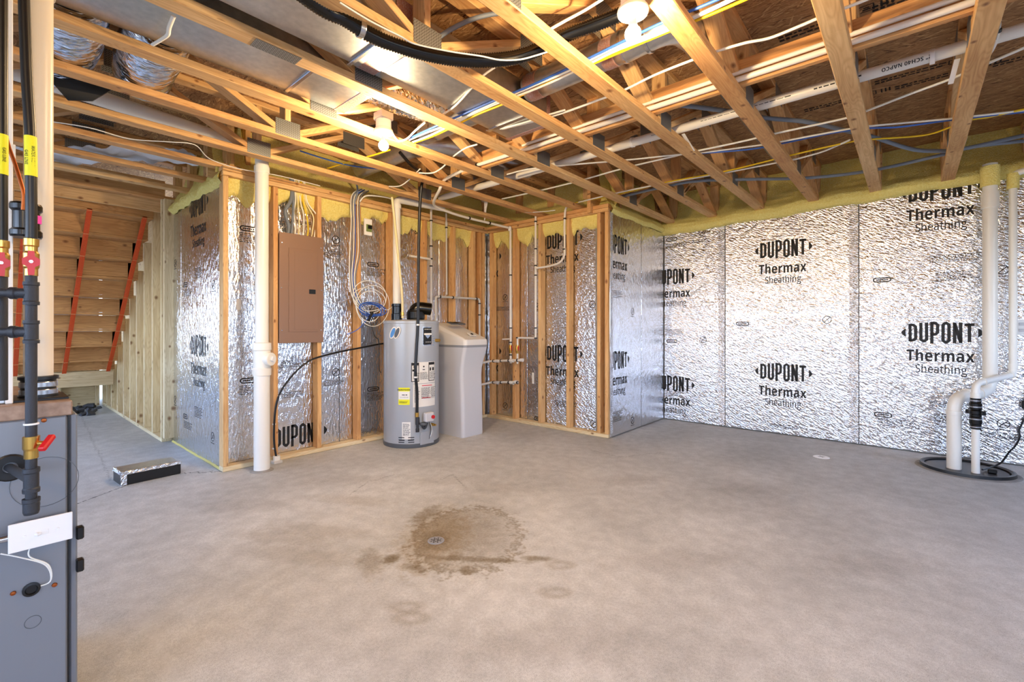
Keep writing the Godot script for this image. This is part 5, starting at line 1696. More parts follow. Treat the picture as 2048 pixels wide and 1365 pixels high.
func build_heater() -> void:
	var r := 0.266
	var wh := thing("water_heater", "grey gas water heater with yellow energy label and a control at its base", "water heater", Vector3(-3.72, 0, -2.775))
	wh.rotation.y = atan2(3.72, 2.775)      # local +z looks to the room
	lathe("base_ring", [[0.0, 0.0], [r + 0.002, 0.0], [r + 0.004, 0.01], [r + 0.004, 0.035], [r, 0.04]], M.tank_dark, wh, Vector3.ZERO, Vector3.ZERO, 64)
	var tk := lathe("tank", [[r, 0.035], [r, 1.16], [r + 0.003, 1.165], [r + 0.003, 1.183], [r - 0.004, 1.19], [r * 0.6, 1.20], [0.0, 1.203]], M.tank, wh, Vector3.ZERO, Vector3.ZERO, 64)
	for y in [0.62]:
		ring_along("shell_seam", Vector3(0, y, 0), Vector3.UP, r - 0.002, r + 0.0006, 0.004, M.tank, tk, 64)
	# round emblem of two leaning ovals, upper left
	var ov := []
	for s in [-1.0, 1.0]:
		var p := PackedVector2Array()
		for k in 20:
			var a := TAU * k / 20.0
			p.append(Vector2(cos(a) * 0.020, sin(a) * 0.050).rotated(-0.45) + Vector2(s * 0.024, 0))
		ov.append(p)
	var em := []
	for p in ov:
		em += Geometry2D.offset_polygon(p, 0.010)
	on_tank("emblem_border", poly_mesh(em, 0.001), M.paper, wh, r, -0.60, 1.075, 0.001)
	on_tank("emblem_blue", poly_mesh([ov[0]], 0.001), M.sky_blue, wh, r, -0.60, 1.075, 0.003)
	on_tank("emblem_grey", poly_mesh([ov[1]], 0.001), M.tank_dark, wh, r, -0.60, 1.075, 0.003)
	# maker's badge, upper right
	curved_label("badge_border", r, 0.40, 0.78, 0.955, 1.13, M.steel, wh, 0.001)
	curved_label("badge", r, 0.415, 0.765, 0.962, 1.123, M.ink, wh, 0.002)
	on_tank("badge_crest", poly_mesh([PackedVector2Array([Vector2(-0.03, 0.015), Vector2(0.03, 0.015), Vector2(0.026, -0.012), Vector2(0.0, -0.034), Vector2(-0.026, -0.012)])], 0.001), M.steel, wh, r, 0.59, 1.055, 0.003)
	on_tank("badge_banner", poly_mesh([rect2(-0.042, -0.008, 0.084, 0.016)], 0.001), M.paper, wh, r, 0.59, 1.062, 0.005)
	on_tank("badge_print", fine_mesh(0.07, 1, 0.006, 1), M.paper, wh, r, 0.46, 1.105, 0.003)
	on_tank("badge_print", fine_mesh(0.05, 1, 0.005, 2), M.paper, wh, r, 0.50, 0.985, 0.003)
	for k in 5:
		on_tank("blue_scribble", poly_mesh(stroke([Vector2(-0.014, -0.012 + k * 0.004), Vector2(0.012, -0.016 + k * 0.006)], 0.004)), M.sky_blue, wh, r, 0.86 + (k % 2) * 0.05, 0.97 + k * 0.016, 0.003)
	# energy label
	curved_label("energy_label", r, -0.46, -0.06, 0.405, 0.565, M.yellow, wh, 0.001)
	curved_label("energy_label_field", r, -0.455, -0.065, 0.455, 0.53, M.paper, wh, 0.002)
	on_tank("energy_title", text_mesh("ENERGYGUIDE", 0.013, true), M.ink, wh, r, -0.26, 0.545, 0.0025)
	on_tank("energy_print", fine_mesh(0.04, 1, 0.008, 3), M.ink, wh, r, -0.33, 0.495, 0.003)
	on_tank("energy_print", fine_mesh(0.08, 1, 0.003, 4), M.faint, wh, r, -0.40, 0.475, 0.003)
	on_tank("energy_print", fine_mesh(0.085, 3, 0.003, 5), M.ink, wh, r, -0.42, 0.435, 0.003)
	# warning stickers
	curved_label("warning_sheet", r, 0.05, 0.96, 0.60, 0.80, M.paper, wh, 0.001)
	curved_label("warning_sheet", r, 0.05, 0.96, 0.38, 0.595, M.paper, wh, 0.001)
	for q in [[-0.01, 0.26], [0.63, 0.93]]:
		curved_label("sticker_frame", r, q[0], q[1], 0.618, 0.795, M.ink, wh, 0.002)
		curved_label("sticker_field", r, q[0] + 0.025, q[1] - 0.025, 0.625, 0.77, M.paper, wh, 0.003)
	on_tank("sticker_mark", poly_mesh([rect2(-0.02, -0.02, 0.04, 0.018), rect2(-0.008, 0.012, 0.02, 0.02)]), M.ink, wh, r, 0.10, 0.735, 0.004)
	on_tank("sticker_mark", poly_mesh([rect2(-0.012, -0.02, 0.024, 0.008), circle2(Vector2(0, 0.012), 0.008)]), M.ink, wh, r, 0.43, 0.745, 0.004)
	on_tank("sticker_mark", poly_mesh([rect2(-0.03, -0.02, 0.018, 0.03), rect2(0.004, -0.02, 0.022, 0.03)]), M.ink, wh, r, 0.78, 0.735, 0.004)
	for q in [[0.06, 0.695, 0.05, 7], [0.30, 0.70, 0.075, 8], [0.68, 0.70, 0.055, 8], [0.10, 0.56, 0.035, 16], [0.34, 0.555, 0.09, 12], [0.74, 0.555, 0.05, 12]]:
		on_tank("sticker_print", fine_mesh(q[2], q[3], 0.0042, 5), M.faint, wh, r, q[0], q[1], 0.004)
	on_tank("sticker_title", poly_mesh([rect2(0, 0, 0.10, 0.007), rect2(0, -0.115, 0.09, 0.006)]), M.red, wh, r, 0.36, 0.575, 0.0045)
	# data card and louvres
	curved_label("data_card", r, -0.33, -0.03, 0.085, 0.245, M.paper, wh, 0.001)
	on_tank("data_print", fine_mesh(0.06, 12, 0.0045, 7), M.faint, wh, r, -0.29, 0.225, 0.003)
	for k in 4:
		for s in [-1, 1]:
			curved_label("louvre", r, -0.18 + s * 0.155 - 0.10, -0.18 + s * 0.155 + 0.10, 0.052 - 0.028 * k + 0.02 + 0.03 * 0, 0.052 - 0.028 * k + 0.028, M.black, wh, 0.0012) if k < 1 else on_tank("louvre", poly_mesh([rect2(-0.028, 0, 0.056, 0.008)], 0.001), M.black, wh, r, -0.18 + s * 0.17, 0.075 - 0.0 + (k - 2) * 0.022, 0.0005)
	# gas control at the foot
	var a := 0.55
	var gc := on_tank("gas_control", box_mesh(Vector3(0.095, 0.085, 0.05), 0.008), M.soft, wh, r, a, 0.285, 0.035)
	lathe("control_knob", [[0.0, 0.0], [0.017, 0.0], [0.017, 0.012], [0.0, 0.014]], M.red, gc, Vector3(0.03, 0.0, 0.025), Vector3(PI / 2, 0, 0), 18)
	boxp("thermowell", Vector3(0, 0, -0.04), Vector3(0.06, 0.05, 0.05), M.tank_dark, gc, 0.004)
	on_tank("burner_cover", box_mesh(Vector3(0.15, 0.12, 0.012), 0.004), M.tank, wh, r, a + 0.02, 0.085, -0.001)
	on_tank("union", lathe_mesh([[0.0, -0.012], [0.03, -0.012], [0.034, 0.0], [0.03, 0.012], [0.0, 0.012]], 16), M.tank_dark, wh, r, a - 0.18, 0.225, 0.03)
	var bend_pts := []
	for k in 9:
		var an := a - 0.24 + 0.18 * k / 8.0
		bend_pts.append(Vector3(sin(an) * (r + 0.035), 0.235 - 0.05 * sin(PI * k / 8.0), cos(an) * (r + 0.035)))
	tube("gas_manifold", bend_pts, 0.013, M.iron, wh, 12, 3)
	for k in 3:
		var lp := []
		for q in 9:
			var an2 := a + 0.06 + (0.05 + 0.035 * k) * sin(PI * q / 8.0)
			lp.append(Vector3(sin(an2) * (r + 0.02), 0.24 - 0.17 * q / 8.0, cos(an2) * (r + 0.02)))
		tube("burner_lead", lp, 0.003, [M.black, M.steel, M.cab_white][k], wh, 6, 2)
	on_tank("drain_valve", lathe_mesh([[0.0, 0.0], [0.014, 0.0], [0.014, 0.03], [0.01, 0.035], [0.01, 0.055], [0.0, 0.055]], 14), M.brass, wh, r, a + 0.22, 0.20, 0.0).rotate_object_local(Vector3.RIGHT, PI / 2)
	on_tank("relief_valve", lathe_mesh([[0.0, 0.0], [0.016, 0.0], [0.016, 0.04], [0.0, 0.05]], 14), M.brass, wh, r, 1.05, 1.0, 0.0).rotate_object_local(Vector3.RIGHT, PI / 2)
	# draught hood: black rubber elbow and coupling on top
	lathe("exhaust_coupling", [[0.0, 0.0], [0.052, 0.0], [0.052, 0.06], [0.046, 0.065], [0.046, 0.13], [0.052, 0.135], [0.052, 0.16], [0.0, 0.16]], M.black_gloss, wh, wh.transform.affine_inverse() * Vector3(-3.86, 1.20, -2.70))
	var el := wh.transform.affine_inverse() * Vector3(-3.78, 1.20, -2.86)
	pipe("blower_elbow", [el, el + Vector3(0, 0.13, 0), el + Vector3(0.16, 0.11, -0.02)], 0.062, 0.1, M.black_gloss, wh, 24)
	lathe("blower", [[0.0, 0.0], [0.085, 0.0], [0.09, 0.02], [0.09, 0.08], [0.08, 0.10], [0.0, 0.10]], M.black, wh, el + Vector3(0.01, 0, -0.02))
	# gas line to the control, a thing of its own
	var gl := thing("gas_line", "black gas tube dropping in front of the water heater to its control", "pipe", Vector3.ZERO)
	tube("tube_run", [Vector3(-3.078, 2.520, -2.184), Vector3(-3.150, 2.480, -2.344), Vector3(-3.340, 2.501, -2.630), Vector3(-3.360, 2.411, -2.617), Vector3(-3.410, 2.159, -2.633), Vector3(-3.440, 1.750, -2.645), Vector3(-3.455, 1.196, -2.651), Vector3(-3.460, 0.918, -2.637), Vector3(-3.460, 0.710, -2.626), Vector3(-3.460, 0.524, -2.643), Vector3(-3.460, 0.324, -2.643)], 0.0135, M.black, gl, 12)
	lathe("brass_nut", [[0.0, -0.02], [0.018, -0.02], [0.018, 0.02], [0.0, 0.02]], M.brass, gl, Vector3(-3.460, 0.315, -2.643), Vector3.ZERO, 6)
	lathe("iron_tee", [[0.0, -0.10], [0.017, -0.10], [0.017, -0.07], [0.013, -0.065], [0.013, -0.035], [0.019, -0.03], [0.019, 0.035], [0.0, 0.035]], M.iron, gl, Vector3(-3.460, 0.254, -2.649), Vector3.ZERO, 16)
	for p in [Vector3(-3.455, 1.149, -2.651), Vector3(-3.460, 0.664, -2.626)]:
		ring_along("zip_tie", p, Vector3.UP, 0.012, 0.0165, 0.014, M.white_plastic, gl, 12)


func rounded_rect(w: float, d: float, r: float, n := 5) -> PackedVector2Array:
	var p := PackedVector2Array()
	for q in [[1, 1, 0.0], [-1, 1, PI / 2], [-1, -1, PI], [1, -1, PI * 1.5]]:
		for k in n + 1:
			var a: float = q[2] + PI / 2 * k / n
			p.append(Vector2(q[0] * (w * 0.5 - r) + cos(a) * r, q[1] * (d * 0.5 - r) + sin(a) * r))
	return p


func loft(rings: Array) -> ArrayMesh:
	# rings: arrays of Vector3 with equal counts, bottom to top; closed at both ends
	var mb := MB.new()
	var m: int = rings[0].size()
	var cols := rings.size()
	for r in rings:
		for k in m + 1:
			mb.vert(r[k % m], Vector3.ZERO, Vector2(float(k) / m, 0))
	for c in cols - 1:
		for k in m:
			var q := c * (m + 1) + k
			mb.tri(q, q + m + 1, q + 1)
			mb.tri(q + 1, q + m + 1, q + m + 2)
	for c in cols:
		var ce := Vector3.ZERO
		for p in rings[c]:
			ce += p / m
		for k in m + 1:
			var q := c * (m + 1) + k
			var t1 := mb.v[c * (m + 1) + (k + 1) % m] - mb.v[c * (m + 1) + (k + m - 1) % m]
			var up := mb.v[mini(c + 1, cols - 1) * (m + 1) + k] - mb.v[maxi(c - 1, 0) * (m + 1) + k]
			var nn := t1.cross(up).normalized()
			if nn.dot(mb.v[q] - ce) < 0.0:
				nn = -nn
			mb.n[q] = nn
	for e in [0, cols - 1]:
		var nn2: Vector3 = Vector3.DOWN if e == 0 else (rings[e][1] - rings[e][0]).cross(rings[e][m / 2] - rings[e][0]).normalized()
		if e != 0 and nn2.y < 0.0:
			nn2 = -nn2
		var ce2 := Vector3.ZERO
		for p in rings[e]:
			ce2 += p / m
		var c0 := mb.vert(ce2, nn2, Vector2.ZERO)
		var f := mb.v.size()
		for k in m + 1:
			mb.vert(rings[e][k % m], nn2, Vector2.ZERO)
		for k in m:
			mb.tri(c0, f + k, f + k + 1)
	return mb.mesh()


func soft_ring(x0: float, x1: float, w: float, y: float, r: float) -> Array:
	var o := []
	for p in rounded_rect(x1 - x0, w, r):
		o.append(Vector3(p.x + (x0 + x1) * 0.5, y, p.y))
	return o


func build_softener() -> void:
	# local +x is the front that faces the room
	var so := thing("water_softener", "light grey cabinet water softener with sloping lid beside the heater", "water softener", Vector3(-3.68, 0, -3.345))
	var rings := [soft_ring(-0.24, 0.245, 0.30, 0.0, 0.03), soft_ring(-0.25, 0.25, 0.305, 0.02, 0.035), soft_ring(-0.25, 0.245, 0.305, 0.30, 0.035), soft_ring(-0.25, 0.232, 0.305, 0.62, 0.035), soft_ring(-0.25, 0.236, 0.31, 0.70, 0.035), soft_ring(-0.25, 0.262, 0.325, 0.80, 0.035), soft_ring(-0.25, 0.29, 0.335, 0.89, 0.035), soft_ring(-0.25, 0.297, 0.335, 0.925, 0.035)]
	part("cabinet", loft(rings), M.soft, so)
	part("band", loft([soft_ring(-0.255, 0.302, 0.34, 0.922, 0.037), soft_ring(-0.255, 0.304, 0.342, 0.945, 0.037)]), M.soft_band, so)
	var lid := []
	for q in [[0.0, 0.0], [0.35, 0.0], [0.8, 0.004], [0.95, 0.012], [1.0, 0.03]]:
		var f: float = q[0]
		var o := []
		for p in rounded_rect(0.555 - q[1], 0.340 - q[1] * 1.5, 0.037):
			var x := p.x + 0.024
			var top := 1.175 if x < -0.03 else lerpf(1.175, 1.005, clampf((x + 0.03) / 0.31, 0.0, 1.0))
			o.append(Vector3(x, lerpf(0.945, top, f), p.y))
		lid.append(o)
	var mb_lid := part("lid", loft(lid), M.soft_lid, so)
	mb_lid.name = "lid"
	boxp("control_panel", Vector3(-0.02, 1.172, 0.0), Vector3(0.09, 0.012, 0.20), M.tank_dark, so, 0.003, 0, Vector3(0, 0, -0.25))
	boxp("display", Vector3(-0.018, 1.179, 0.03), Vector3(0.05, 0.006, 0.09), M.black_gloss, so, 0.001, 0, Vector3(0, 0, -0.25))
	boxp("lid_badge", Vector3(0.20, 1.052, -0.02), Vector3(0.07, 0.008, 0.08), M.soft_lid, so, 0.002, 0, Vector3(0, 0, -0.50))
	lathe("badge_logo", [[0.0, 0.0], [0.016, 0.0], [0.016, 0.004], [0.0, 0.004]], M.ink, so, Vector3(0.202, 1.056, -0.02), Vector3(0, 0, -0.50), 18)


# ------------------------------------------------------------------ furnace corner

func build_furnace() -> void:
	var fu := thing("furnace", "grey sheet metal furnace cabinet standing at the left edge", "furnace", Vector3(-1.73, 0, -0.162))
	boxp("cabinet", Vector3(-0.28, 0.45, 0.36), Vector3(0.56, 0.86, 0.70), M.furnace, fu, 0.004)
	boxp("base", Vector3(-0.28, 0.012, 0.36), Vector3(0.54, 0.024, 0.68), M.tank_dark, fu, 0.003)
	boxp("top_pan", Vector3(-0.28, 0.90, 0.355), Vector3(0.565, 0.04, 0.71), M.furnace_top, fu, 0.003)
	boxp("door_panel", Vector3(-0.29, 0.45, -0.004), Vector3(0.54, 0.86, 0.016), M.furnace, fu, 0.005)
	boxp("door_gap", Vector3(0.0005, 0.45, 0.008), Vector3(0.002, 0.86, 0.003), M.black, fu, 0.0)
	for y in [0.55, 0.46]:
		boxp("latch", Vector3(-0.012, y, -0.016), Vector3(0.02, 0.035, 0.016), M.black, fu, 0.003)
	for p in [[0.873, 0.055], [0.43, 0.035], [0.44, 0.11]]:
		lathe("screw", [[0.0, 0.0], [0.006, 0.0], [0.005, 0.003], [0.0, 0.004]], M.copper, fu, Vector3(0.001, p[0], p[1]), Vector3(0, 0, -PI / 2), 8)
	for p in [[0.71, 0.052, 0.065], [0.655, 0.075, 0.014], [0.35, 0.075, 0.016]]:
		ring_along("knockout", Vector3(0.0006, p[0], p[1]), Vector3.RIGHT, p[2] - 0.0012, p[2], 0.0014, M.tank_dark, fu, 32)
	lathe("gas_grommet", [[0.014, 0.0], [0.034, 0.0], [0.034, 0.006], [0.03, 0.008], [0.014, 0.008]], M.black, fu, Vector3(0.0, 0.762, 0.115), Vector3(0, 0, -PI / 2), 24)
	lathe("wire_grommet", [[0.0, 0.0], [0.017, 0.0], [0.017, 0.006], [0.012, 0.007], [0.010, 0.003], [0.0, 0.003]], M.black, fu, Vector3(0.0, 0.437, 0.078), Vector3(0, 0, -PI / 2), 24)
	lathe("vent_collar", [[0.0, 0.0], [0.041, 0.0], [0.041, 0.008], [0.036, 0.010], [0.036, 0.05], [0.041, 0.052], [0.041, 0.06], [0.030, 0.062]], M.black, fu, Vector3(-0.118, 0.922, 0.058))
	for y in [0.939, 0.960]:
		ring_along("hose_clamp", Vector3(-0.118, y, 0.058), Vector3.UP, 0.035, 0.039, 0.015, M.steel, fu, 32)
	boxp("gasket", Vector3(-0.118, 0.923, 0.058), Vector3(0.15, 0.006, 0.11), M.black, fu, 0.001)
	var pl := thing("supply_plenum", "grey sheet metal plenum rising from the furnace at the left edge", "duct", Vector3(-1.76, 0.92, -0.05))
	boxp("plenum_body", Vector3(-0.26, 0.70, 0.30), Vector3(0.50, 1.40, 0.58), M.galv, pl, 0.003)
	boxp("corner_seam", Vector3(-0.012, 0.70, 0.004), Vector3(0.016, 1.40, 0.014), M.vinyl, pl, 0.002)
	boxp("foil_tab", Vector3(-0.005, 0.65, 0.01), Vector3(0.004, 0.05, 0.035), M.paper, pl, 0.002)
	var iv := thing("intake_pipe", "cream plastic vent pipe rising from the furnace top", "pipe", Vector3(-1.848, 0.95, -0.104))
	lathe("pipe_run", [[0.0, 0.0], [0.0300, 0.0], [0.0300, 1.14], [0.0, 1.14]], M.pvc_cream, iv, Vector3.ZERO, Vector3.ZERO, 40)
	lathe("upper_pipe", [[0.0, 1.10], [0.034, 1.10], [0.035, 1.11], [0.035, 1.84], [0.0, 1.84]], M.pvc_cream, iv, Vector3.ZERO, Vector3.ZERO, 40)
	var ch := thing("copper_hose", "thin brown copper line between the two gas tubes", "pipe", Vector3.ZERO)
	tube("tube_run", [Vector3(-1.724, 1.598, -0.040), Vector3(-1.716, 1.566, -0.046), Vector3(-1.707, 1.529, -0.055), Vector3(-1.695, 1.484, -0.064), Vector3(-1.690, 1.453, -0.069), Vector3(-1.692, 1.415, -0.068)], 0.0042, M.copper, ch, 10)
	var bc := thing("pipe_coupling", "black plastic coupling with pink tag behind the gas tube", "coupling", Vector3(-1.773, 1.401, -0.076))
	lathe("barrel", [[0.0, -0.045], [0.030, -0.045], [0.032, -0.04], [0.032, -0.028], [0.027, -0.022], [0.027, 0.022], [0.032, 0.028], [0.032, 0.04], [0.030, 0.045], [0.0, 0.045]], M.black_gloss, bc, Vector3.ZERO, Vector3.ZERO, 32)
	boxp("pink_tag", Vector3(0.0205, 0.004, -0.0205), Vector3(0.004, 0.022, 0.02), M.pink, bc, 0.001, 0, Vector3(0, 0.7, 0))
	gas_train(thing("gas_pipe", "black iron gas pipe with tees, yellow tagged tube and red valves", "pipe", Vector3.ZERO), 62.0, 1.04, true)
	gas_train(thing("gas_pipe", "second black gas tube with yellow tag cut by the left edge", "pipe", Vector3.ZERO), 3.0, 1.06, false)
	build_switch()


func gas_train(g: Node3D, px: float, t: float, full: bool) -> void:
	# x and z of the vertical centre line
	var c := Vector3(-1.503, 0, -0.073) if full else Vector3(-1.582, 0, -0.030)
	var lean := Vector3(-0.024, 0, 0.012) if full else Vector3(-0.002, 0, 0.0)
	var path := [c + Vector3(0, 1.32, 0), c + Vector3(0, 1.42, 0), c + lean * 0.1 + Vector3(0, 1.55, 0), c + lean * 0.6 + Vector3(0, 1.72, 0), c + lean + Vector3(0, 2.0, 0), c + lean + Vector3(0, 2.5, 0)]
	tube("gas_tube", path, 0.0100, M.black, g, 16, 12)
	var ty := 1.50 if full else 1.515
	var tp := []
	for p in smooth(path, 12):
		if absf(p.y - ty) < 0.05:
			tp.append(p)
	var tg := tube("yellow_tag", tp, 0.0107, M.yellow, g, 16, 2)
	for k in 2:
		var words: String = [["WATER HEATER", "GAS LINE"], ["GAS LINE", "GAS LINE"]][0 if full else 1][k]
		var ang := 0.75 + (0.35 if k == 0 else -0.65)
		var dv := Vector3(sin(ang + 0.78), 0, cos(ang + 0.78))
		var q := part("tag_print", text_mesh(words, 0.0058), M.ink, tg, c + lean * 0.07 + Vector3(0, ty, 0) + dv * 0.0113)
		q.basis = Basis(Vector3.DOWN, Vector3.UP.cross(dv), dv)
	var vb := lathe("valve_body", [[0.0000, 1.235], [0.0115, 1.235], [0.0115, 1.25], [0.0137, 1.255], [0.0137, 1.285], [0.0108, 1.29], [0.0108, 1.30], [0.0130, 1.303], [0.0130, 1.318], [0.0000, 1.318]], M.brass, g, c, Vector3.ZERO, 12)
	var fd := Vector3(0.85, 0, 0.05).normalized()
	var hd := part("valve_handle", poly_mesh([PackedVector2Array([Vector2(-0.005, -0.03), Vector2(0.005, -0.03), Vector2(0.006, -0.012), Vector2(0.014, -0.006), Vector2(0.014, 0.006), Vector2(0.006, 0.012), Vector2(0.005, 0.024), Vector2(-0.005, 0.024), Vector2(-0.006, 0.012), Vector2(-0.014, 0.006), Vector2(-0.014, -0.006), Vector2(-0.006, -0.012)])], 0.006), M.red, vb, fd * 0.016 + Vector3(0, 1.265, 0))
	hd.basis = Basis(Vector3.UP.cross(fd), Vector3.UP, fd)
	part("handle_bolt", lathe_mesh([[0.0000, 0.0], [0.0036, 0.0], [0.0036, 0.008], [0.0000, 0.008]], 6), M.steel, hd, Vector3.ZERO, Vector3(PI / 2, 0, 0))
	if not full:
		tube("pipe_run", [c + Vector3(0, 1.235, 0), c + Vector3(0, 0.95, 0)], 0.0100, M.iron, g, 14)
		return
	tube("pipe_run", [c + Vector3(0, 1.24, 0), c + Vector3(0, 0.86, 0)], 0.0100, M.iron, g, 16)
	for y in [1.195, 1.108]:
		var tee := lathe("tee", [[0.0000, -0.026], [0.0137, -0.026], [0.0140, -0.019], [0.0122, -0.017], [0.0122, 0.017], [0.0140, 0.019], [0.0137, 0.026], [0.0000, 0.026]], M.iron, g, c + Vector3(0, y, 0), Vector3.ZERO, 20)
		var sd := Vector3(-0.45, 0, 0.75).normalized()
		var arm := part("tee_branch", lathe_mesh([[0.0000, 0.0], [0.0115, 0.0], [0.0115, 0.024], [0.0137, 0.026], [0.0137, 0.036], [0.0097, 0.037], [0.0097, 0.11], [0.0000, 0.11]], 18), M.iron, tee)
		turn_to(arm, sd)
	# lower valve with red lever, drip leg with tee and cap
	lathe("lower_valve", [[0.0000, 0.822], [0.0122, 0.822], [0.0122, 0.84], [0.0144, 0.845], [0.0144, 0.872], [0.0000, 0.872]], M.brass, g, c, Vector3.ZERO, 8)
	var lv := lathe("lower_stem", [[0.0000, 0.0], [0.0050, 0.0], [0.0050, 0.022], [0.0000, 0.022]], M.brass, g, c + Vector3(0, 0.855, 0))
	var sv := Vector3(0.45, 0, -0.75).normalized()
	turn_to(lv, sv)
	boxp("lever", Vector3(0, 0.028, 0), Vector3(0.046, 0.014, 0.012), M.red, lv, 0.003)
	tube("drip_pipe", [c + Vector3(0, 0.83, 0), c + Vector3(0, 0.70, 0)], 0.0100, M.iron, g, 16)
	lathe("drip_tee", [[0.0000, 0.745], [0.0144, 0.745], [0.0148, 0.754], [0.0130, 0.757], [0.0130, 0.788], [0.0148, 0.791], [0.0144, 0.80], [0.0000, 0.80]], M.iron, g, c, Vector3.ZERO, 20)
	var br := lathe("furnace_branch", [[0.0000, 0.0], [0.0097, 0.0], [0.0097, 0.235], [0.0000, 0.235]], M.iron, g, c + Vector3(0, 0.772, 0))
	turn_to(br, Vector3(-0.98, -0.04, 0.12))
	lathe("drip_cap", [[0.0000, 0.696], [0.0122, 0.696], [0.0140, 0.702], [0.0140, 0.722], [0.0151, 0.724], [0.0151, 0.732], [0.0000, 0.732]], M.iron, g, c, Vector3.ZERO, 20)
	ring_along("zip_tie", c + Vector3(0, 0.90, 0), Vector3.UP, 0.010, 0.013, 0.004, M.white_plastic, g, 16)


func build_switch() -> void:
	var sw := thing("switch_plate", "white toggle switch plate mounted sideways on the furnace side", "switch", Vector3(-1.69, 0.592, -0.10))
	boxp("box", Vector3(-0.018, 0, 0), Vector3(0.034, 0.055, 0.10), M.steel, sw, 0.003)
	boxp("plate", Vector3(0.002, 0, 0), Vector3(0.006, 0.071, 0.116), M.white_plastic, sw, 0.003)
	boxp("toggle_frame", Vector3(0.005, 0, 0), Vector3(0.003, 0.012, 0.026), M.white_plastic, sw, 0.001)
	boxp("toggle", Vector3(0.010, 0.0, 0.007), Vector3(0.012, 0.008, 0.010), M.white_plastic, sw, 0.002, 0, Vector3(0, 0.5, 0))
	for s in [-1, 1]:
		lathe("screw", [[0.0, 0.0], [0.0032, 0.0], [0.0028, 0.0012], [0.0, 0.0014]], M.white_plastic, sw, Vector3(0.005, 0.0, 0.030 * s), Vector3(0, 0, -PI / 2), 10)
	tube("conduit", [Vector3(-0.012, 0.0, 0.05), Vector3(-0.012, 0.0, 0.10), Vector3(-0.012, -0.005, 0.2)], 0.009, M.steel, sw, 12)
	for k in 2:
		tube("switch_wire", [Vector3(-0.015, -0.035 - k * 0.004, 0.07 - k * 0.05), Vector3(-0.01, -0.06, 0.03 - k * 0.01), Vector3(-0.012, -0.095, -0.01 - k * 0.004), Vector3(-0.028, -0.145, -0.018), Vector3(-0.042, -0.154, 0.012)], 0.0017, M.cab_white, sw, 8)


# ------------------------------------------------------------------ sump

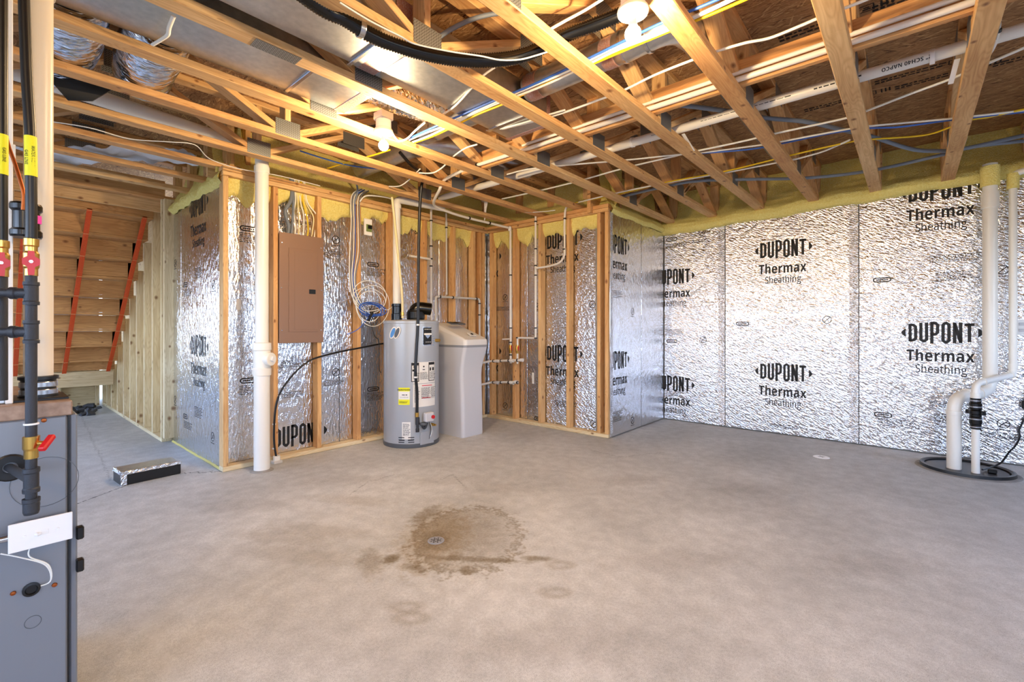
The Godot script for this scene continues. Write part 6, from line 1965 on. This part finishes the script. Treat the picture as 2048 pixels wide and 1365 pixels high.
func build_sump() -> void:
	var su := thing("sump_pit", "black round sump cover set in the slab by the long foil wall", "sump", Vector3(0.325, 0, -5.08))
	lathe("rim", [[0.245, 0.004], [0.245, 0.022], [0.262, 0.028], [0.272, 0.028], [0.276, 0.0]], M.black, su, Vector3.ZERO, Vector3.ZERO, 48)
	lathe("cover", [[0.0, 0.014], [0.23, 0.014], [0.247, 0.010]], M.black, su, Vector3.ZERO, Vector3.ZERO, 48)
	lathe("slab_edge", [[0.275, 0.006], [0.292, 0.004], [0.305, 0.0]], M.concrete, su, Vector3.ZERO, Vector3.ZERO, 48)
	boxp("lift_handle", Vector3(0.14, 0.03, 0.05), Vector3(0.05, 0.03, 0.02), M.black, su, 0.006)
	var a := Vector3(0.254, 0.020, -5.009)
	var vp := thing("vent_riser", "wide white sump vent pipe offset by elbows up to the ceiling", "pipe", Vector3(a.x, 0.015, a.z))
	var up := onto(Vector3(0.477, 0.944, -5.300)) - Vector3(a.x, 0, a.z)
	up.y = 0.0
	pipe("pipe_run", [Vector3.ZERO, Vector3(0, 0.555, 0), up + Vector3(0, 0.60, 0), up + Vector3(0, 2.42, 0)], 0.0445, 0.10, M.pvc, vp, 28)
	ring_along("hub", Vector3(0, 0.44, 0), Vector3.UP, 0.042, 0.051, 0.03, M.pvc, vp, 28)
	ring_along("hub", up * 0.36 + Vector3(0, 0.574, 0), up + Vector3(0, 0.045, 0), 0.042, 0.051, 0.02, M.pvc, vp, 28)
	ring_along("hub", up * 0.68 + Vector3(0, 0.585, 0), up + Vector3(0, 0.045, 0), 0.042, 0.051, 0.02, M.pvc, vp, 28)
	ring_along("hub", up + Vector3(0, 2.13, 0), Vector3.UP, 0.042, 0.054, 0.13, M.pvc, vp, 28)
	ring_along("foam_collar", up + Vector3(0, 2.32, 0), Vector3.UP, 0.042, 0.058, 0.16, M.foam, vp, 24)
	var b := Vector3(0.370, 0.020, -4.960)
	var dp := thing("sump_discharge", "slim white sump discharge pipe with a black check valve", "pipe", Vector3(b.x, 0.015, b.z))
	var up2 := onto(Vector3(0.609, 0.946, -5.360)) - Vector3(b.x, 0, b.z)
	up2.y = 0.0
	pipe("pipe_run", [Vector3.ZERO, Vector3(0, 0.68, 0), up2 + Vector3(0, 0.735, 0), up2 + Vector3(0, 2.33, 0), up2 + Vector3(0.5, 2.40, 0.02)], 0.0241, 0.05, M.pvc, dp, 24)
	ring_along("hub", Vector3(0, 0.59, 0), Vector3.UP, 0.023, 0.0295, 0.04, M.pvc, dp, 24)
	ring_along("hub", up2 * 0.20 + Vector3(0, 0.691, 0), up2 + Vector3(0, 0.055, 0), 0.023, 0.0295, 0.02, M.pvc, dp, 24)
	ring_along("hub", up2 * 0.93 + Vector3(0, 0.732, 0), up2 + Vector3(0, 0.055, 0), 0.023, 0.0295, 0.02, M.pvc, dp, 24)
	ring_along("hub", up2 + Vector3(0, 0.80, 0), Vector3.UP, 0.023, 0.0295, 0.04, M.pvc, dp, 24)
	ring_along("foam_collar", up2 + Vector3(0, 2.27, 0), Vector3.UP, 0.023, 0.036, 0.12, M.foam, dp, 20)
	var cv := lathe("check_valve", [[0.0240, 0.335], [0.0320, 0.335], [0.0328, 0.37], [0.0360, 0.375], [0.0368, 0.425], [0.0336, 0.43], [0.0336, 0.445], [0.0400, 0.45], [0.0400, 0.475], [0.0336, 0.48], [0.0368, 0.49], [0.0368, 0.53], [0.0320, 0.535], [0.0320, 0.57], [0.0240, 0.57]], M.black_gloss, dp, Vector3.ZERO, Vector3.ZERO, 28)
	for y in [0.352, 0.412, 0.505, 0.552]:
		ring_along("hose_clamp", Vector3(0, y, 0), Vector3.UP, 0.030, 0.034 if y < 0.36 or y > 0.55 else 0.038, 0.01, M.steel, cv, 28)
	for s in [-1.0, 1.0]:
		boxp("clamp_screw", Vector3(0.034 * s, 0.462, 0.025 * s), Vector3(0.035, 0.03, 0.03), M.black, cv, 0.004, 0, Vector3(0, 0.7, 0))
	cable("black pump cord running from the sump cover up the foil wall", [Vector3(0.413, 0.030, -5.037), Vector3(0.481, 0.030, -5.197), Vector3(0.538, 0.060, -5.270), Vector3(0.587, 0.131, -5.350), Vector3(0.627, 0.172, -5.420), Vector3(0.660, 0.240, -5.470), Vector3(0.656, 0.290, -5.480), Vector3(0.672, 0.349, -5.480), Vector3(0.699, 0.445, -5.480), Vector3(0.710, 0.586, -5.480)], 0.0065, M.black)
	var pg := thing("cord_plug", "black plug and cord end cut by the right edge", "plug", Vector3(0.691, 0.506, -5.460))
	boxp("plug_body", Vector3.ZERO, Vector3(0.05, 0.07, 0.045), M.black, pg, 0.01)
	tube("cord_tail", [Vector3(0, 0.03, 0), Vector3(0.01, 0.12, 0.0), Vector3(0.0, 0.25, -0.005)], 0.0065, M.black, pg, 8)
	var rc := thing("receptacle", "white outlet cover on the foil wall at the right edge", "outlet", Vector3(0.693, 1.125, -5.490))
	boxp("cover_plate", Vector3.ZERO, Vector3(0.115, 0.12, 0.012), M.white_plastic, rc, 0.004)
	for s in [-1, 1]:
		boxp("socket", Vector3(-0.02, 0.025 * s, 0.008), Vector3(0.034, 0.026, 0.006), M.soft, rc, 0.003)


func onto(p: Vector3) -> Vector3:
	return Vector3(p.x, 0, p.z)


# ------------------------------------------------------------------ small things and lamps

func lamp(label: String, at: Vector3, truss_side: float) -> void:
	# porcelain keyless holder with a bare bulb, bulb centre at `at`
	var l := thing("ceiling_lamp", label, "lamp", at, "bare bulb lamps")
	lathe("lamp_holder", [[0.0, 0.16], [0.046, 0.16], [0.047, 0.112], [0.058, 0.098], [0.060, 0.088], [0.056, 0.080], [0.030, 0.072], [0.024, 0.060], [0.0, 0.060]], M.porcelain, l)
	lathe("bulb_neck", [[0.0, 0.07], [0.013, 0.068], [0.015, 0.045], [0.019, 0.03]], M.porcelain, l)
	var pr := []
	for k in 13:
		var a := -PI / 2 + PI * k / 12.0 * 0.92
		pr.append([cos(a) * 0.031, sin(a) * 0.031])
	lathe("bulb_glow", pr, M.bulb, l, Vector3(0, 0.004, 0), Vector3.ZERO, 24)
	boxp("junction_box", Vector3(0, 0.185, 0), Vector3(0.09, 0.05, 0.09), M.pvc_grey, l, 0.006)
	boxp("bracket", Vector3(0.06 * truss_side, 0.20, 0), Vector3(0.06, 0.02, 0.03), M.steel, l, 0.001)
	var o := OmniLight3D.new()
	o.name = "bulb_light"
	o.light_color = Color(1.0, 0.86, 0.66)
	o.light_energy = 1.35
	o.omni_range = 30.0
	o.omni_attenuation = 2.0
	o.light_size = 0.03
	o.shadow_enabled = true
	l.add_child(o)
	o.position = Vector3(0, 0.0, 0)


func build_small_things() -> void:
	lamp("bare glowing bulb in porcelain holder nearest the viewpoint, upper right", Vector3(-0.812, 2.25, -1.648), 1.0)
	lamp("bare glowing bulb in porcelain holder farther away, left of centre", Vector3(-2.482, 2.25, -1.639), -1.0)
	lamp("bare bulb lamp behind the viewpoint, out of view", Vector3(0.9, 2.25, 1.2), 1.0)
	# floor drain
	var fd := thing("floor_drain", "round slotted metal floor drain in the brown stain", "drain", Vector3(-1.886, 0, -1.564))
	lathe("drain_ring", [[0.035, 0.002], [0.04, 0.003], [0.043, 0.002], [0.044, 0.0]], M.soft_band, fd, Vector3.ZERO, Vector3.ZERO, 32)
	lathe("drain_grate", [[0.0, 0.002], [0.034, 0.002]], M.soft_band, fd, Vector3.ZERO, Vector3.ZERO, 32)
	for k in 8:
		for q in 2:
			var a := TAU * k / 8.0 + q * 0.39
			boxp("slot", Vector3(cos(a), 0, sin(a)) * (0.013 + 0.012 * q) + Vector3(0, 0.0023, 0), Vector3(0.010, 0.0008, 0.0055), M.black, fd, 0.0, 0, Vector3(0, -a, 0))
	# capped floor sleeve
	var fc := thing("floor_cleanout", "small white round cleanout cap flush with the slab near the foil wall", "cap", Vector3(-0.588, 0, -4.765))
	lathe("cap", [[0.0, 0.004], [0.055, 0.004], [0.062, 0.0]], M.white_plastic, fc, Vector3.ZERO, Vector3.ZERO, 28)
	for a in [0.4, 2.2]:
		boxp("cap_mark", Vector3(0, 0.0045, 0), Vector3(0.05, 0.0008, 0.004), M.ink, fc, 0.0, 0, Vector3(0, a, 0))
	# taped floor box
	var fb := thing("floor_box", "low black box with taped clear cover on the slab near the post", "box", Vector3(-4.32, 0, -0.815))
	fb.rotation.y = 0.07
	boxp("body", Vector3(0, 0.045, 0), Vector3(0.20, 0.09, 0.36), M.black, fb, 0.006)
	boxp("cover", Vector3(0, 0.094, 0), Vector3(0.195, 0.008, 0.35), M.galv, fb, 0.003)
	boxp("tape_strip", Vector3(0.098, 0.088, 0), Vector3(0.012, 0.026, 0.362), M.tape, fb, 0.003)
	boxp("tape_strip", Vector3(0, 0.088, 0.178), Vector3(0.203, 0.026, 0.012), M.tape, fb, 0.003)
	boxp("tape_strip", Vector3(0.101, 0.045, 0.165), Vector3(0.004, 0.085, 0.035), M.tape, fb, 0.001)
	# conduit stub at the post
	var cs := thing("cable_sleeve", "short white sleeve where the black cable leaves the slab", "sleeve", Vector3(-3.97, 0, -1.60))
	lathe("sleeve", [[0.026, 0.0], [0.026, 0.06], [0.020, 0.062], [0.020, 0.02]], M.pvc, cs)
	boxp("foot", Vector3(0.0, 0.012, 0.0), Vector3(0.07, 0.024, 0.07), M.pvc_grey, cs, 0.004)
	for k in 6:
		var p := [Vector3(-3.99, 0.12, -1.587), Vector3(-3.995, 0.32, -1.59), Vector3(-3.995, 0.55, -1.63)][k % 3] as Vector3
		if k < 3:
			ring_along("staple", p - cs.position, Vector3.UP, 0.008, 0.013, 0.01, M.white_plastic, cs, 10)
	# rubble under the landing
	var r := RandomNumberGenerator.new()
	r.seed = 90
	var mb := MB.new()
	for k in 46:
		add_box(mb, Vector3(r.randf_range(-8.8, -7.95), r.randf_range(0.01, 0.05), r.randf_range(-1.05, -0.2)), Vector3(r.randf_range(0.04, 0.14), r.randf_range(0.01, 0.05), r.randf_range(0.04, 0.12)), 0.004, Vector2.ZERO, Basis.from_euler(Vector3(r.randf_range(-0.4, 0.4), r.randf() * 6.0, r.randf_range(-0.4, 0.4))))
	var rb := part("rubble", mb.mesh(), M.debris, self)
	tag(rb, "dark rubble heaped on the slab under the stair landing", "rubble", "", "stuff")
